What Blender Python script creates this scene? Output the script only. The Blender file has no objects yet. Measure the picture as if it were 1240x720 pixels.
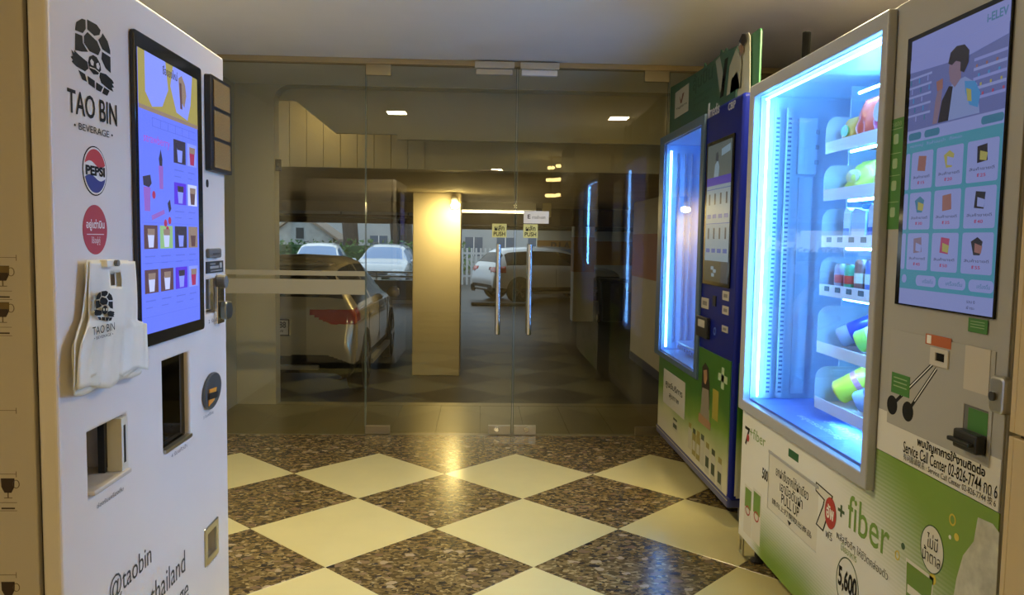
import bpy, bmesh, math, random
from mathutils import Vector, Matrix
random.seed(7)
SC = bpy.context.scene
COL = SC.collection
R = math.radians

# ------------------------------------------------------------------ camera
IMG_W, IMG_H = 1240, 720
F_PX, YAW, PITCH, ROLL, EYE = 950.29, 0.04052, 0.07474, -0.01566, 1.342
_cy, _sy, _cp, _sp = math.cos(YAW), math.sin(YAW), math.cos(PITCH), math.sin(PITCH)
FWD = Vector((_sy * _cp, _cy * _cp, -_sp))
_r = Vector((_cy, -_sy, 0))
_d = FWD.cross(_r)
RIGHT = math.cos(ROLL) * _r + math.sin(ROLL) * _d
DOWN = -math.sin(ROLL) * _r + math.cos(ROLL) * _d
CAMPOS = Vector((0, 0, EYE))
cam = bpy.data.cameras.new('camera')
cam.sensor_fit = 'HORIZONTAL'
cam.sensor_width = 36
cam.lens = F_PX / IMG_W * 36
cam.clip_start = 0.05
cam.clip_end = 300
camo = bpy.data.objects.new('camera', cam)
COL.objects.link(camo)
U = -DOWN
B = -FWD
camo.matrix_world = Matrix(((RIGHT.x, U.x, B.x, 0), (RIGHT.y, U.y, B.y, 0), (RIGHT.z, U.z, B.z, EYE), (0, 0, 0, 1)))
SC.camera = camo

# ------------------------------------------------------------------ world, exposure
w = bpy.data.worlds.new('sky')
SC.world = w
w.use_nodes = True
bg = w.node_tree.nodes['Background']
bg.inputs[0].default_value = (0.62, 0.78, 1.0, 1)
bg.inputs[1].default_value = 1.7
SC.view_settings.view_transform = 'Standard'
SC.view_settings.look = 'None'
SC.view_settings.exposure = 0.0
SC.view_settings.gamma = 1.0
SC.view_settings.use_curve_mapping = False
SC.cycles.use_denoising = True
SC.cycles.max_bounces = 10
SC.cycles.diffuse_bounces = 5
SC.cycles.glossy_bounces = 4
SC.cycles.transparent_max_bounces = 16
SC.cycles.sample_clamp_indirect = 4.0
SC.cycles.caustics_reflective = False
SC.cycles.caustics_refractive = False

# light levels
LOBBY_W = 38.0          # each recessed downlight, watts
LED_M1 = 80.0            # cabinet tubes
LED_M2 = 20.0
WARM = (1.0, 0.82, 0.46)

# ------------------------------------------------------------------ materials
MATS = {}
def mat(name, col, rough=0.5, metal=0.0, spec=0.5, emit=None, es=0.0, noise=0.0, nscale=8.0, bump=0.0, bscale=60.0, coat=0.0):
    if name in MATS: return MATS[name]
    m = bpy.data.materials.new(name)
    m.use_nodes = True
    nt = m.node_tree
    p = nt.nodes['Principled BSDF']
    p.inputs['Base Color'].default_value = (*col, 1)
    p.inputs['Roughness'].default_value = rough
    p.inputs['Metallic'].default_value = metal
    p.inputs['Specular IOR Level'].default_value = spec
    if coat:
        p.inputs['Coat Weight'].default_value = coat
        p.inputs['Coat Roughness'].default_value = 0.08
    if emit is not None:
        p.inputs['Emission Color'].default_value = (*emit, 1)
        p.inputs['Emission Strength'].default_value = es
    if noise > 0:
        g = nt.nodes.new('ShaderNodeNewGeometry')
        n = nt.nodes.new('ShaderNodeTexNoise'); n.inputs['Scale'].default_value = nscale; n.inputs['Detail'].default_value = 5
        r = nt.nodes.new('ShaderNodeValToRGB')
        a = [max(0, c * (1 - noise)) for c in col]; b = [min(1, c * (1 + noise)) for c in col]
        r.color_ramp.elements[0].color = (*a, 1); r.color_ramp.elements[1].color = (*b, 1)
        r.color_ramp.elements[0].position = 0.3; r.color_ramp.elements[1].position = 0.7
        nt.links.new(g.outputs['Position'], n.inputs['Vector'])
        nt.links.new(n.outputs['Fac'], r.inputs['Fac'])
        nt.links.new(r.outputs['Color'], p.inputs['Base Color'])
    if bump > 0:
        g2 = nt.nodes.new('ShaderNodeNewGeometry')
        n2 = nt.nodes.new('ShaderNodeTexNoise'); n2.inputs['Scale'].default_value = bscale; n2.inputs['Detail'].default_value = 4
        bn = nt.nodes.new('ShaderNodeBump'); bn.inputs['Strength'].default_value = bump; bn.inputs['Distance'].default_value = 0.01
        nt.links.new(g2.outputs['Position'], n2.inputs['Vector'])
        nt.links.new(n2.outputs['Fac'], bn.inputs['Height'])
        nt.links.new(bn.outputs['Normal'], p.inputs['Normal'])
    MATS[name] = m
    return m

def glow(name, col, s):
    """a lit surface (screen picture, lamp diffuser)"""
    return mat(name, (0.02, 0.02, 0.02), 0.25, 0, 0.5, col, s)

def glass(name, tint, refl_rough=0.0, ior=1.5, frost=0.0, film=None):
    if name in MATS: return MATS[name]
    m = bpy.data.materials.new(name); m.use_nodes = True
    nt = m.node_tree; nt.nodes.clear()
    out = nt.nodes.new('ShaderNodeOutputMaterial')
    tr = nt.nodes.new('ShaderNodeBsdfTransparent'); tr.inputs[0].default_value = (*tint, 1)
    gl = nt.nodes.new('ShaderNodeBsdfGlossy'); gl.inputs['Roughness'].default_value = refl_rough
    fr = nt.nodes.new('ShaderNodeFresnel')
    # thin pane: the same reflectance on entering and on leaving face
    ge = nt.nodes.new('ShaderNodeNewGeometry'); mr = nt.nodes.new('ShaderNodeMapRange')
    mr.inputs['To Min'].default_value = ior; mr.inputs['To Max'].default_value = 1 / ior
    nt.links.new(ge.outputs['Backfacing'], mr.inputs['Value']); nt.links.new(mr.outputs[0], fr.inputs['IOR'])
    mx = nt.nodes.new('ShaderNodeMixShader')
    nt.links.new(fr.outputs[0], mx.inputs[0]); nt.links.new(tr.outputs[0], mx.inputs[1]); nt.links.new(gl.outputs[0], mx.inputs[2])
    last = mx
    if film is not None:
        df = nt.nodes.new('ShaderNodeBsdfDiffuse'); df.inputs[0].default_value = (*film, 1)
        m2 = nt.nodes.new('ShaderNodeMixShader'); m2.inputs[0].default_value = frost
        nt.links.new(mx.outputs[0], m2.inputs[1]); nt.links.new(df.outputs[0], m2.inputs[2]); last = m2
    nt.links.new(last.outputs[0], out.inputs[0])
    MATS[name] = m
    return m

# ------------------------------------------------------------------ geometry helpers
class Face:
    """a local frame (a right, b up, h out) on a plane in the room"""
    def __init__(s, o, u, v, n): s.o, s.u, s.v, s.n = Vector(o), Vector(u), Vector(v), Vector(n)
    def P(s, a, b, h=0.0): return s.o + s.u * a + s.v * b + s.n * h
    def at(s, x, y, h=0.0):
        d = ((x - 620) / F_PX) * RIGHT + ((y - 360) / F_PX) * DOWN + FWD
        o = s.o + s.n * h
        t = (o - CAMPOS).dot(s.n) / d.dot(s.n)
        p = CAMPOS + d * t - s.o
        return p.dot(s.u), p.dot(s.v)
    def q(s, tl, tr, br, bl, h=0.0):
        """average upright rectangle a0,a1,b0,b1 through four sighted corners"""
        A = [s.at(*p, h) for p in (tl, tr, br, bl)]
        return ((A[0][0] + A[3][0]) / 2, (A[1][0] + A[2][0]) / 2, (A[2][1] + A[3][1]) / 2, (A[0][1] + A[1][1]) / 2)
W0 = Face((0, 0, 0), (1, 0, 0), (0, 1, 0), (0, 0, 1))
def faceXp(X): return Face((X, 0, 0), (0, 1, 0), (0, 0, 1), (1, 0, 0))     # looks towards +X
def faceXm(X): return Face((X, 0, 0), (0, -1, 0), (0, 0, 1), (-1, 0, 0))   # looks towards -X
def faceYm(Y): return Face((0, Y, 0), (1, 0, 0), (0, 0, 1), (0, -1, 0))    # looks towards -Y

class M:
    def __init__(s, face=W0): s.f = face; s.v = []; s.p = []
    def add(s, vs, fs):
        k = len(s.v); s.v += [s.f.P(*v) for v in vs]; s.p += [[i + k for i in f] for f in fs]; return s
    def box(s, a0, a1, b0, b1, h0, h1):
        vs = [(a, b, h) for h in (h0, h1) for b in (b0, b1) for a in (a0, a1)]
        return s.add(vs, [(0, 2, 3, 1), (4, 5, 7, 6), (0, 1, 5, 4), (2, 6, 7, 3), (0, 4, 6, 2), (1, 3, 7, 5)])
    def quad(s, *pts): return s.add(pts, [tuple(range(len(pts)))])
    def pr(s, pts, h0, h1):
        n = len(pts)
        vs = [(a, b, h0) for a, b in pts] + [(a, b, h1) for a, b in pts]
        fs = [tuple(reversed(range(n))), tuple(range(n, 2 * n))] + [(i, (i + 1) % n, n + (i + 1) % n, n + i) for i in range(n)]
        return s.add(vs, fs)
    def rr(s, a0, a1, b0, b1, r, h0, h1, seg=5):
        r = min(r, abs(a1 - a0) / 2 - 1e-5, abs(b1 - b0) / 2 - 1e-5)
        return s.pr(rrpts(a0, a1, b0, b1, r, seg), h0, h1)
    def ell(s, ca, cb, ra, rb, h0, h1, seg=28):
        return s.pr([(ca + ra * math.cos(2 * math.pi * i / seg), cb + rb * math.sin(2 * math.pi * i / seg)) for i in range(seg)], h0, h1)
    def ring(s, ca, cb, ra, rb, wd, h0, h1, seg=28):
        vs = []; fs = []
        for i in range(seg):
            c, n_ = math.cos(2 * math.pi * i / seg), math.sin(2 * math.pi * i / seg)
            for rr_, hh in ((0, h0), (wd, h0), (wd, h1), (0, h1)):
                vs.append((ca + (ra - rr_) * c, cb + (rb - rr_) * n_, hh))
        for i in range(seg):
            j = (i + 1) % seg
            for k in range(4):
                l = (k + 1) % 4
                fs.append((i * 4 + k, j * 4 + k, j * 4 + l, i * 4 + l))
        return s.add(vs, fs)
    def cyl(s, p0, p1, r0, r1=None, seg=16):
        if r1 is None: r1 = r0
        p0, p1 = Vector(p0), Vector(p1)
        ax = (p1 - p0).normalized()
        t = Vector((1, 0, 0)) if abs(ax.x) < 0.8 else Vector((0, 1, 0))
        e1 = ax.cross(t).normalized(); e2 = ax.cross(e1)
        vs = []
        for p, r in ((p0, r0), (p1, r1)):
            for i in range(seg):
                a = 2 * math.pi * i / seg
                vs.append(tuple(p + e1 * (r * math.cos(a)) + e2 * (r * math.sin(a))))
        fs = [tuple(reversed(range(seg))), tuple(range(seg, 2 * seg))] + [(i, (i + 1) % seg, seg + (i + 1) % seg, seg + i) for i in range(seg)]
        return s.add(vs, fs)
    def tube(s, path, r, seg=8):
        n = len(path); P = [Vector(p) for p in path]; vs = []; fs = []
        for k in range(n):
            d = (P[min(k + 1, n - 1)] - P[max(k - 1, 0)]).normalized()
            t = Vector((0, 0, 1)) if abs(d.z) < 0.9 else Vector((1, 0, 0))
            e1 = d.cross(t).normalized(); e2 = d.cross(e1)
            for i in range(seg):
                a = 2 * math.pi * i / seg
                vs.append(tuple(P[k] + e1 * (r * math.cos(a)) + e2 * (r * math.sin(a))))
        for k in range(n - 1):
            for i in range(seg):
                j = (i + 1) % seg
                fs.append((k * seg + i, k * seg + j, (k + 1) * seg + j, (k + 1) * seg + i))
        fs += [tuple(reversed(range(seg))), tuple(range((n - 1) * seg, n * seg))]
        return s.add(vs, fs)
    def lathe(s, base, axis, prof, seg=20):
        """prof: (radius, distance along axis)"""
        base, ax = Vector(base), Vector(axis).normalized()
        t = Vector((1, 0, 0)) if abs(ax.x) < 0.8 else Vector((0, 1, 0))
        e1 = ax.cross(t).normalized(); e2 = ax.cross(e1)
        vs = []; fs = []; n = len(prof)
        for r, h in prof:
            for i in range(seg):
                a = 2 * math.pi * i / seg
                vs.append(tuple(base + ax * h + e1 * (r * math.cos(a)) + e2 * (r * math.sin(a))))
        for k in range(n - 1):
            for i in range(seg):
                j = (i + 1) % seg
                fs.append((k * seg + i, k * seg + j, (k + 1) * seg + j, (k + 1) * seg + i))
        fs += [tuple(reversed(range(seg))), tuple(range((n - 1) * seg, n * seg))]
        return s.add(vs, fs)
    def plate(s, a0, a1, b0, b1, holes, h0, h1):
        """slab with rectangular through holes"""
        A = sorted({a0, a1, *[x for q in holes for x in q[:2]]}); Bv = sorted({b0, b1, *[x for q in holes for x in q[2:]]})
        na, nb = len(A), len(Bv)
        def solid(i, j):
            if i < 0 or j < 0 or i >= na - 1 or j >= nb - 1: return False
            ca, cb = (A[i] + A[i + 1]) / 2, (Bv[j] + Bv[j + 1]) / 2
            return not any(q[0] < ca < q[1] and q[2] < cb < q[3] for q in holes)
        vs = [(a, b, h) for h in (h0, h1) for b in Bv for a in A]
        I = lambda i, j, k: k * na * nb + j * na + i
        fs = []
        for i in range(na - 1):
            for j in range(nb - 1):
                if not solid(i, j): continue
                fs.append((I(i, j, 1), I(i + 1, j, 1), I(i + 1, j + 1, 1), I(i, j + 1, 1)))
                fs.append((I(i, j, 0), I(i, j + 1, 0), I(i + 1, j + 1, 0), I(i + 1, j, 0)))
                if not solid(i - 1, j): fs.append((I(i, j, 0), I(i, j, 1), I(i, j + 1, 1), I(i, j + 1, 0)))
                if not solid(i + 1, j): fs.append((I(i + 1, j, 0), I(i + 1, j + 1, 0), I(i + 1, j + 1, 1), I(i + 1, j, 1)))
                if not solid(i, j - 1): fs.append((I(i, j, 0), I(i + 1, j, 0), I(i + 1, j, 1), I(i, j, 1)))
                if not solid(i, j + 1): fs.append((I(i, j + 1, 0), I(i, j + 1, 1), I(i + 1, j + 1, 1), I(i + 1, j + 1, 0)))
        return s.add(vs, fs)
    def build(s, name, m, parent=None, bevel=0.0, seg=2, smooth=False, flip=True):
        me = bpy.data.meshes.new(name)
        me.from_pydata([tuple(v) for v in s.v], [], s.p)
        bm = bmesh.new(); bm.from_mesh(me)
        loose = [v for v in bm.verts if not v.link_faces]
        if loose: bmesh.ops.delete(bm, geom=loose, context='VERTS')
        if flip: bmesh.ops.recalc_face_normals(bm, faces=bm.faces)
        bm.to_mesh(me); bm.free()
        if smooth:
            for p in me.polygons: p.use_smooth = True
        o = link(name, me, m, parent)
        if bevel > 0:
            b = o.modifiers.new('edge', 'BEVEL'); b.width = bevel; b.segments = seg; b.limit_method = 'ANGLE'; b.angle_limit = R(40)
        if smooth == 'auto':
            sm = me
            sm.set_sharp_from_angle(angle=R(40))
        return o

def rrpts(a0, a1, b0, b1, r, seg=5):
    pts = []
    for ca, cb, st in ((a1 - r, b1 - r, 0), (a0 + r, b1 - r, 90), (a0 + r, b0 + r, 180), (a1 - r, b0 + r, 270)):
        for k in range(seg + 1):
            t = R(st + 90 * k / seg); pts.append((ca + r * math.cos(t), cb + r * math.sin(t)))
    return pts

def link(name, me, m, parent=None):
    o = bpy.data.objects.new(name, me); COL.objects.link(o)
    if m is not None and not me.materials: me.materials.append(m)
    setp(o, parent)
    return o
def setp(o, parent):
    if parent is not None:
        o.parent = parent
        if parent.type == 'EMPTY' and not parent.get('_local'): o.matrix_parent_inverse = parent.matrix_basis.inverted()
def tag(o, label=None, cat=None, group=None, kind=None):
    for k, v in (('label', label), ('category', cat), ('group', group), ('kind', kind)):
        if v: o[k] = v
    return o
def thing(name, label, cat, loc=(0, 0, 0), rotz=0.0, group=None, local=False):
    o = bpy.data.objects.new(name, None); COL.objects.link(o)
    o.location = loc; o.rotation_euler = (0, 0, rotz); o.empty_display_size = 0.1
    o.matrix_basis = Matrix.Translation(loc) @ Matrix.Rotation(rotz, 4, 'Z')
    if local: o['_local'] = 1
    return tag(o, label, cat, group)
def copy_tree(o, parent=None):
    c = o.copy(); COL.objects.link(c)
    if parent is not None: c.parent = parent
    for ch in list(o.children): copy_tree(ch, c)
    return c

_txt = {}
def text_mesh(body, bold=0.0, spacing=1.0):
    k = (body, bold, spacing)
    if k in _txt: return _txt[k]
    cu = bpy.data.curves.new('lettering', 'FONT'); cu.body = body; cu.resolution_u = 3; cu.offset = bold
    cu.space_character = spacing
    o = bpy.data.objects.new('lettering', cu); COL.objects.link(o)
    dg = bpy.context.evaluated_depsgraph_get(); dg.update()
    me = bpy.data.meshes.new_from_object(o.evaluated_get(dg))
    bpy.data.objects.remove(o); bpy.data.curves.remove(cu)
    V = [v.co.copy() for v in me.vertices]; P = [list(p.vertices) for p in me.polygons]
    bpy.data.meshes.remove(me)
    _txt[k] = (V, P); return V, P
def text(face, body, rect, m, parent, h=0.001, bold=0.0, name='lettering', slant=0.0, spacing=1.0):
    """lettering fitted to the rectangle a0,a1,b0,b1 on the face"""
    V, P = text_mesh(body, bold, spacing)
    if not V: return None
    x0, x1 = min(v.x for v in V), max(v.x for v in V); y0, y1 = min(v.y for v in V), max(v.y for v in V)
    a0, a1, b0, b1 = rect
    mb = M(face)
    vs = []
    for v in V:
        t = (v.y - y0) / max(1e-6, y1 - y0)
        vs.append((a0 + (v.x - x0) / max(1e-6, x1 - x0) * (a1 - a0) + slant * t, b0 + t * (b1 - b0), h))
    mb.add(vs, P)
    return mb.build(name, m, parent, flip=False)
def dec(face, rect, m, parent, name='sticker', h=0.0, t=0.0008, r=0.0):
    mb = M(face)
    if r > 0: mb.rr(*rect, r, h, h + t)
    else: mb.box(*rect, h, h + t)
    return mb.build(name, m, parent)
def sub(rect, x0, y0, x1, y1):
    """normalised box (y downwards) inside a rectangle"""
    a0, a1, b0, b1 = rect
    return (a0 + (a1 - a0) * x0, a0 + (a1 - a0) * x1, b1 - (b1 - b0) * y1, b1 - (b1 - b0) * y0)
def spts(rect, pts):
    a0, a1, b0, b1 = rect
    return [(a0 + (a1 - a0) * x, b1 - (b1 - b0) * y) for x, y in pts]
def area(name, loc, size, power, col, rot=(0, 0, 0), parent=None, spread=180, sy=None):
    l = bpy.data.lights.new(name, 'AREA'); l.energy = power; l.color = col; l.size = size
    if sy: l.shape = 'RECTANGLE'; l.size_y = sy
    l.spread = R(spread)
    o = bpy.data.objects.new(name, l); COL.objects.link(o); o.location = loc; o.rotation_euler = rot
    if parent is not None: setp(o, parent)
    return o

# common materials
BLACK = mat('black_plastic', (0.012, 0.012, 0.013), 0.35)
GLOSSBLACK = mat('gloss_black', (0.008, 0.008, 0.009), 0.08)
INK = mat('print_black', (0.012, 0.012, 0.012), 0.6, spec=0.15)
STEEL = mat('brushed_steel', (0.55, 0.54, 0.5), 0.28, 1.0)
CHROME = mat('polished_steel', (0.75, 0.74, 0.7), 0.08, 1.0)
WHITE = mat('white_print', (0.8, 0.8, 0.78), 0.45)
# ------------------------------------------------------------------ the setting: lobby
YG = 5.30      # glass partition
CEIL = 2.505
YB = -3.6
XL, XR = -1.92, 2.08
YP = 6.24      # portal wall beyond the glass
FZ = -0.5      # car park floor
CZ = 1.93      # car park ceiling

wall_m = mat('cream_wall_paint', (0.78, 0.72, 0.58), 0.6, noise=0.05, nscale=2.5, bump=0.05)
ceil_m = mat('ceiling_paint', (0.82, 0.79, 0.72), 0.7, noise=0.03, nscale=2)
sub_m = mat('screed', (0.10, 0.08, 0.06), 0.8)

def terrazzo():
    m = bpy.data.materials.new('dark_terrazzo'); m.use_nodes = True; nt = m.node_tree; p = nt.nodes['Principled BSDF']
    g = nt.nodes.new('ShaderNodeNewGeometry')
    mp = nt.nodes.new('ShaderNodeMapping'); mp.inputs['Scale'].default_value = (0.8, 1.1, 1)
    nt.links.new(g.outputs['Position'], mp.inputs['Vector'])
    dn = nt.nodes.new('ShaderNodeTexNoise'); dn.inputs['Scale'].default_value = 30; dn.inputs['Detail'].default_value = 2
    nt.links.new(mp.outputs[0], dn.inputs['Vector'])
    mixv = nt.nodes.new('ShaderNodeMixRGB'); mixv.blend_type = 'LINEAR_LIGHT'; mixv.inputs[0].default_value = 0.018
    nt.links.new(mp.outputs[0], mixv.inputs[1]); nt.links.new(dn.outputs['Color'], mixv.inputs[2])
    last = None
    def layer(scale, ramp):
        v = nt.nodes.new('ShaderNodeTexVoronoi'); v.inputs['Scale'].default_value = scale; v.feature = 'F1'
        nt.links.new(mixv.outputs[0], v.inputs['Vector'])
        sp = nt.nodes.new('ShaderNodeSeparateColor'); nt.links.new(v.outputs['Color'], sp.inputs[0])
        r = nt.nodes.new('ShaderNodeValToRGB'); r.color_ramp.interpolation = 'CONSTANT'
        e = r.color_ramp.elements
        e[0].position = 0; e[0].color = (*ramp[0][1], 1); e[1].position = ramp[1][0]; e[1].color = (*ramp[1][1], 1)
        for pos, c in ramp[2:]:
            x = e.new(pos); x.color = (*c, 1)
        nt.links.new(sp.outputs[0], r.inputs[0])
        return v, sp, r
    v1, s1, r1 = layer(75, [(0, (0.085, 0.060, 0.024)), (0.3, (0.14, 0.098, 0.038)), (0.55, (0.20, 0.142, 0.055)), (0.8, (0.045, 0.033, 0.025)), (0.9, (0.32, 0.245, 0.11))])
    v2, s2, r2 = layer(24, [(0, (0.22, 0.15, 0.08)), (0.35, (0.03, 0.025, 0.022)), (0.55, (0.36, 0.28, 0.17)), (0.75, (0.17, 0.11, 0.06))])
    # big chips only in some cells and only near the cell centre
    gt = nt.nodes.new('ShaderNodeMath'); gt.operation = 'LESS_THAN'; gt.inputs[1].default_value = 0.017
    sc = nt.nodes.new('ShaderNodeMath'); sc.operation = 'MULTIPLY'; sc.inputs[1].default_value = 1.0 / 1.0
    dv = nt.nodes.new('ShaderNodeMath'); dv.operation = 'DIVIDE'; dv.inputs[1].default_value = 24
    nt.links.new(v2.outputs['Distance'], sc.inputs[0]); nt.links.new(sc.outputs[0], dv.inputs[0]); nt.links.new(dv.outputs[0], gt.inputs[0])
    g2 = nt.nodes.new('ShaderNodeMath'); g2.operation = 'GREATER_THAN'; g2.inputs[1].default_value = 0.62
    nt.links.new(s2.outputs[1], g2.inputs[0])
    mu = nt.nodes.new('ShaderNodeMath'); mu.operation = 'MULTIPLY'
    nt.links.new(gt.outputs[0], mu.inputs[0]); nt.links.new(g2.outputs[0], mu.inputs[1])
    mx = nt.nodes.new('ShaderNodeMixRGB'); nt.links.new(mu.outputs[0], mx.inputs[0]); nt.links.new(r1.outputs[0], mx.inputs[1]); nt.links.new(r2.outputs[0], mx.inputs[2])
    nt.links.new(mx.outputs[0], p.inputs['Base Color'])
    p.inputs['Roughness'].default_value = 0.2
    return m
dark_m = terrazzo()
light_m = mat('cream_tile', (0.61, 0.54, 0.255), 0.17, noise=0.025, nscale=5)
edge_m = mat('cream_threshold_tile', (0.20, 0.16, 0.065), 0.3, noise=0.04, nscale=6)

fl = M().box(XL - 0.2, XR + 0.3, YB - 0.2, YP + 0.1, -0.6, -0.012).build('floor', sub_m)
tag(fl, kind='structure')
# diamond tiles, 60 cm, laid at 45 degrees
HD = 0.3 * math.sqrt(2)
OX, OY = 0.2331, 3.1260
def clip(poly, ax, val, keep_less):
    out = []
    for i in range(len(poly)):
        p, q = poly[i], poly[(i + 1) % len(poly)]
        ip = (p[ax] <= val) == keep_less; iq = (q[ax] <= val) == keep_less
        if ip: out.append(p)
        if ip != iq:
            t = (val - p[ax]) / (q[ax] - p[ax]); out.append(tuple(p[k] + t * (q[k] - p[k]) for k in range(2)))
    return out
def tile_mesh(pts, name):
    e = 0.0025
    cx = sum(p[0] for p in pts) / len(pts); cy = sum(p[1] for p in pts) / len(pts)
    n = len(pts)
    def ins(k, p):
        d = math.hypot(p[0] - cx, p[1] - cy); return (p[0] + (cx - p[0]) * k / d, p[1] + (cy - p[1]) * k / d)
    lo = [ins(0.001, p) for p in pts]; hi = [ins(e, p) for p in pts]
    vs = [(x, y, -0.012) for x, y in lo] + [(x, y, -0.0012) for x, y in lo] + [(x, y, 0) for x, y in hi]
    fs = [tuple(range(2 * n, 3 * n))]
    for k in (0, n):
        fs += [(k + i, k + (i + 1) % n, k + n + (i + 1) % n, k + n + i) for i in range(n)]
    me = bpy.data.meshes.new(name); me.from_pydata(vs, [], fs); return me
diamond = [(0, -HD), (HD, 0), (0, HD), (-HD, 0)]
full = {}
for key, m_ in (('l', light_m), ('d', dark_m)):
    me = tile_mesh(diamond, 'tile'); me.materials.append(m_); full[key] = me
YF = YG - 0.02
for r in range(-16, 8):
    for c in range(-7, 7):
        if (c + r) % 2 == 0: continue
        x, y = OX + c * HD, OY + r * HD
        if x < XL - HD or x > XR + HD or y < YB - HD * 0.5 or y - HD >= YF: continue
        light = (c % 2 == 0) and r <= 3
        if x + HD <= XR + 0.2 and x - HD >= XL - 0.2 and y + HD <= YF:
            o = bpy.data.objects.new('tile', full['l' if light else 'd']); COL.objects.link(o); o.location = (x, y, 0); o.parent = fl
        else:
            pts = [(x + a, y + b) for a, b in diamond]
            pts = clip(clip(clip(pts, 1, YF, True), 0, XR + 0.2, True), 0, XL - 0.2, False)
            if len(pts) < 3: continue
            me = tile_mesh(pts, 'tile'); me.materials.append(light_m if light else dark_m)
            o = bpy.data.objects.new('tile', me); COL.objects.link(o); o.parent = fl
# threshold strip of cream tiles under and behind the glass
tm = None
for k in range(-7, 8):
    x0 = -0.30 + 0.31 * k
    if tm is None:
        tm = tile_mesh([(0, 0), (0.309, 0), (0.309, 0.94), (0, 0.94)], 'tile'); tm.materials.append(edge_m)
    o = bpy.data.objects.new('tile', tm); COL.objects.link(o); o.location = (x0, YF + 0.002, 0); o.parent = fl
nose = M().box(XL - 0.1, XR + 0.3, YF + 0.945, YP + 0.10, -0.012, 0.0).build('tile', edge_m, fl)

tag(M().box(XL - 0.2, XL, YB, YG + 0.02, 0, CEIL).build('wall_left', wall_m), kind='structure')
tag(M().box(XR, XR + 0.2, YB, YG + 0.02, 0, CEIL).build('wall_right', wall_m), kind='structure')
tag(M().box(XL - 0.2, XR + 0.2, YB - 0.2, YB, 0, CEIL).build('wall_back', wall_m), kind='structure')
# ceiling with recesses for the lamps
LAMPS = [(-0.80, 3.14), (1.29, 3.10), (0.25, -2.7)]  # last entry: unseen lamp added behind the camera as fill light
LS = 0.10
tag(M().plate(XL - 0.2, XR + 0.3, YB - 0.2, YP + 0.6, [(x - LS, x + LS, y - LS, y + LS) for x, y in LAMPS], CEIL, CEIL + 0.12).build('ceiling', ceil_m), kind='structure')
roofm = M().box(XL - 0.2, XR + 0.3, YB - 0.2, YP + 0.6, CEIL + 0.125, CEIL + 0.2)
tag(roofm.build('ceiling_slab', sub_m), kind='structure')
lampglow = glow('lamp_diffuser', (1.0, 0.82, 0.50), 45.0)
LBL = ['above the white beverage machine', 'above the snack machine', 'added as unseen fill at the far back of the lobby']
for (x, y), l in zip(LAMPS, LBL):
    t = thing('recessed_downlight', 'square warm recessed ceiling downlight ' + l, 'downlight', (x, y, CEIL), group='recessed downlights in the lobby ceiling')
    M().plate(x - LS - 0.015, x + LS + 0.015, y - LS - 0.015, y + LS + 0.015, [(x - LS + 0.006, x + LS - 0.006, y - LS + 0.006, y + LS - 0.006)], CEIL - 0.006, CEIL + 0.001).build('frame', WHITE, t)
    M().plate(x - LS + 0.001, x + LS - 0.001, y - LS + 0.001, y + LS - 0.001, [(x - LS + 0.006, x + LS - 0.006, y - LS + 0.006, y + LS - 0.006)], CEIL + 0.001, CEIL + 0.1).build('housing', STEEL, t)
    for s in (-1, 1):
        M().cyl((x - LS + 0.012, y + s * 0.045, CEIL + 0.036), (x + LS - 0.012, y + s * 0.045, CEIL + 0.036), 0.02, seg=10).build('lamp_tube', lampglow, t)
    area('lamp_light', (x, y, CEIL - 0.012), 0.17, LOBBY_W, WARM, parent=t, spread=180)

# header trim over the glass
brass = mat('bronze_trim', (0.42, 0.33, 0.18), 0.4, 0.6)
tag(M().box(XL, XR, YG - 0.035, YG + 0.035, CEIL - 0.035, CEIL).build('trim_1', brass, bevel=0.003), kind='structure')

# near column clad in beige panels at the picture's edge
colm = mat('beige_column_panel', (0.55, 0.44, 0.26), 0.4, noise=0.04, nscale=3)
cl = M().box(1.075, XR, 0.0, 1.49, 0, CEIL).build('wall_pier', mat('dark_joint', (0.05, 0.035, 0.02), 0.7))
tag(cl, kind='structure')
for z0, z1 in ((0.0, 0.965), (0.973, 1.9), (1.908, CEIL)):
    M().box(1.06, 1.075, 0.0, 0.74, z0, z1).build('panel', colm, cl, bevel=0.002)
    M().box(1.06, 1.075, 0.748, 1.49, z0, z1).build('panel', colm, cl, bevel=0.002)
    M().box(1.06, XR, 1.49, 1.505, z0, z1).build('panel', colm, cl, bevel=0.002)
# ------------------------------------------------------------------ glass partition and doors
GL = faceYm(YG)
clear = glass('clear_glass', (0.93, 0.93, 0.87), 0.0, 1.52)
edge_g = mat('glass_edge', (0.10, 0.14, 0.11), 0.15)
frost = glass('frosted_film', (0.5, 0.5, 0.4), 0.2, 1.45, 0.85, (0.34, 0.31, 0.22))
GT = 2.468
XD0, XDM, XD1 = -0.770, 0.229, 1.243
def pane(name, x0, x1, z0, z1, parent):
    o = M(GL).box(x0 + 0.001, x1 - 0.001, z0, z1, -0.006, 0.006).build(name, clear, parent)
    for xe in (x0, x1 - 0.0025):
        M(GL).box(xe, xe + 0.0025, z0, z1, -0.007, 0.007).build('edge', edge_g, o)
    return o
w1 = thing('window_1', 'fixed clear glass panel with frosted stripes beside the doors', 'glass panel', (-1.35, YG, 0)); w1['kind'] = 'structure'
pane('pane', XL, XD0 - 0.002, 0.0, GT, w1)
for (t_, b_) in ((327.5, 333.5), (338, 356)):
    z1 = GL.at(390, t_)[1]; z0 = GL.at(390, b_)[1]
    M(GL).box(XL, XD0 - 0.004, z0, z1, 0.0062, 0.0068).build('frosted_stripe', frost, w1)
M(GL).box(XL, XD0, GT, CEIL - 0.03, -0.01, 0.01).build('channel', brass, w1)
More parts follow.
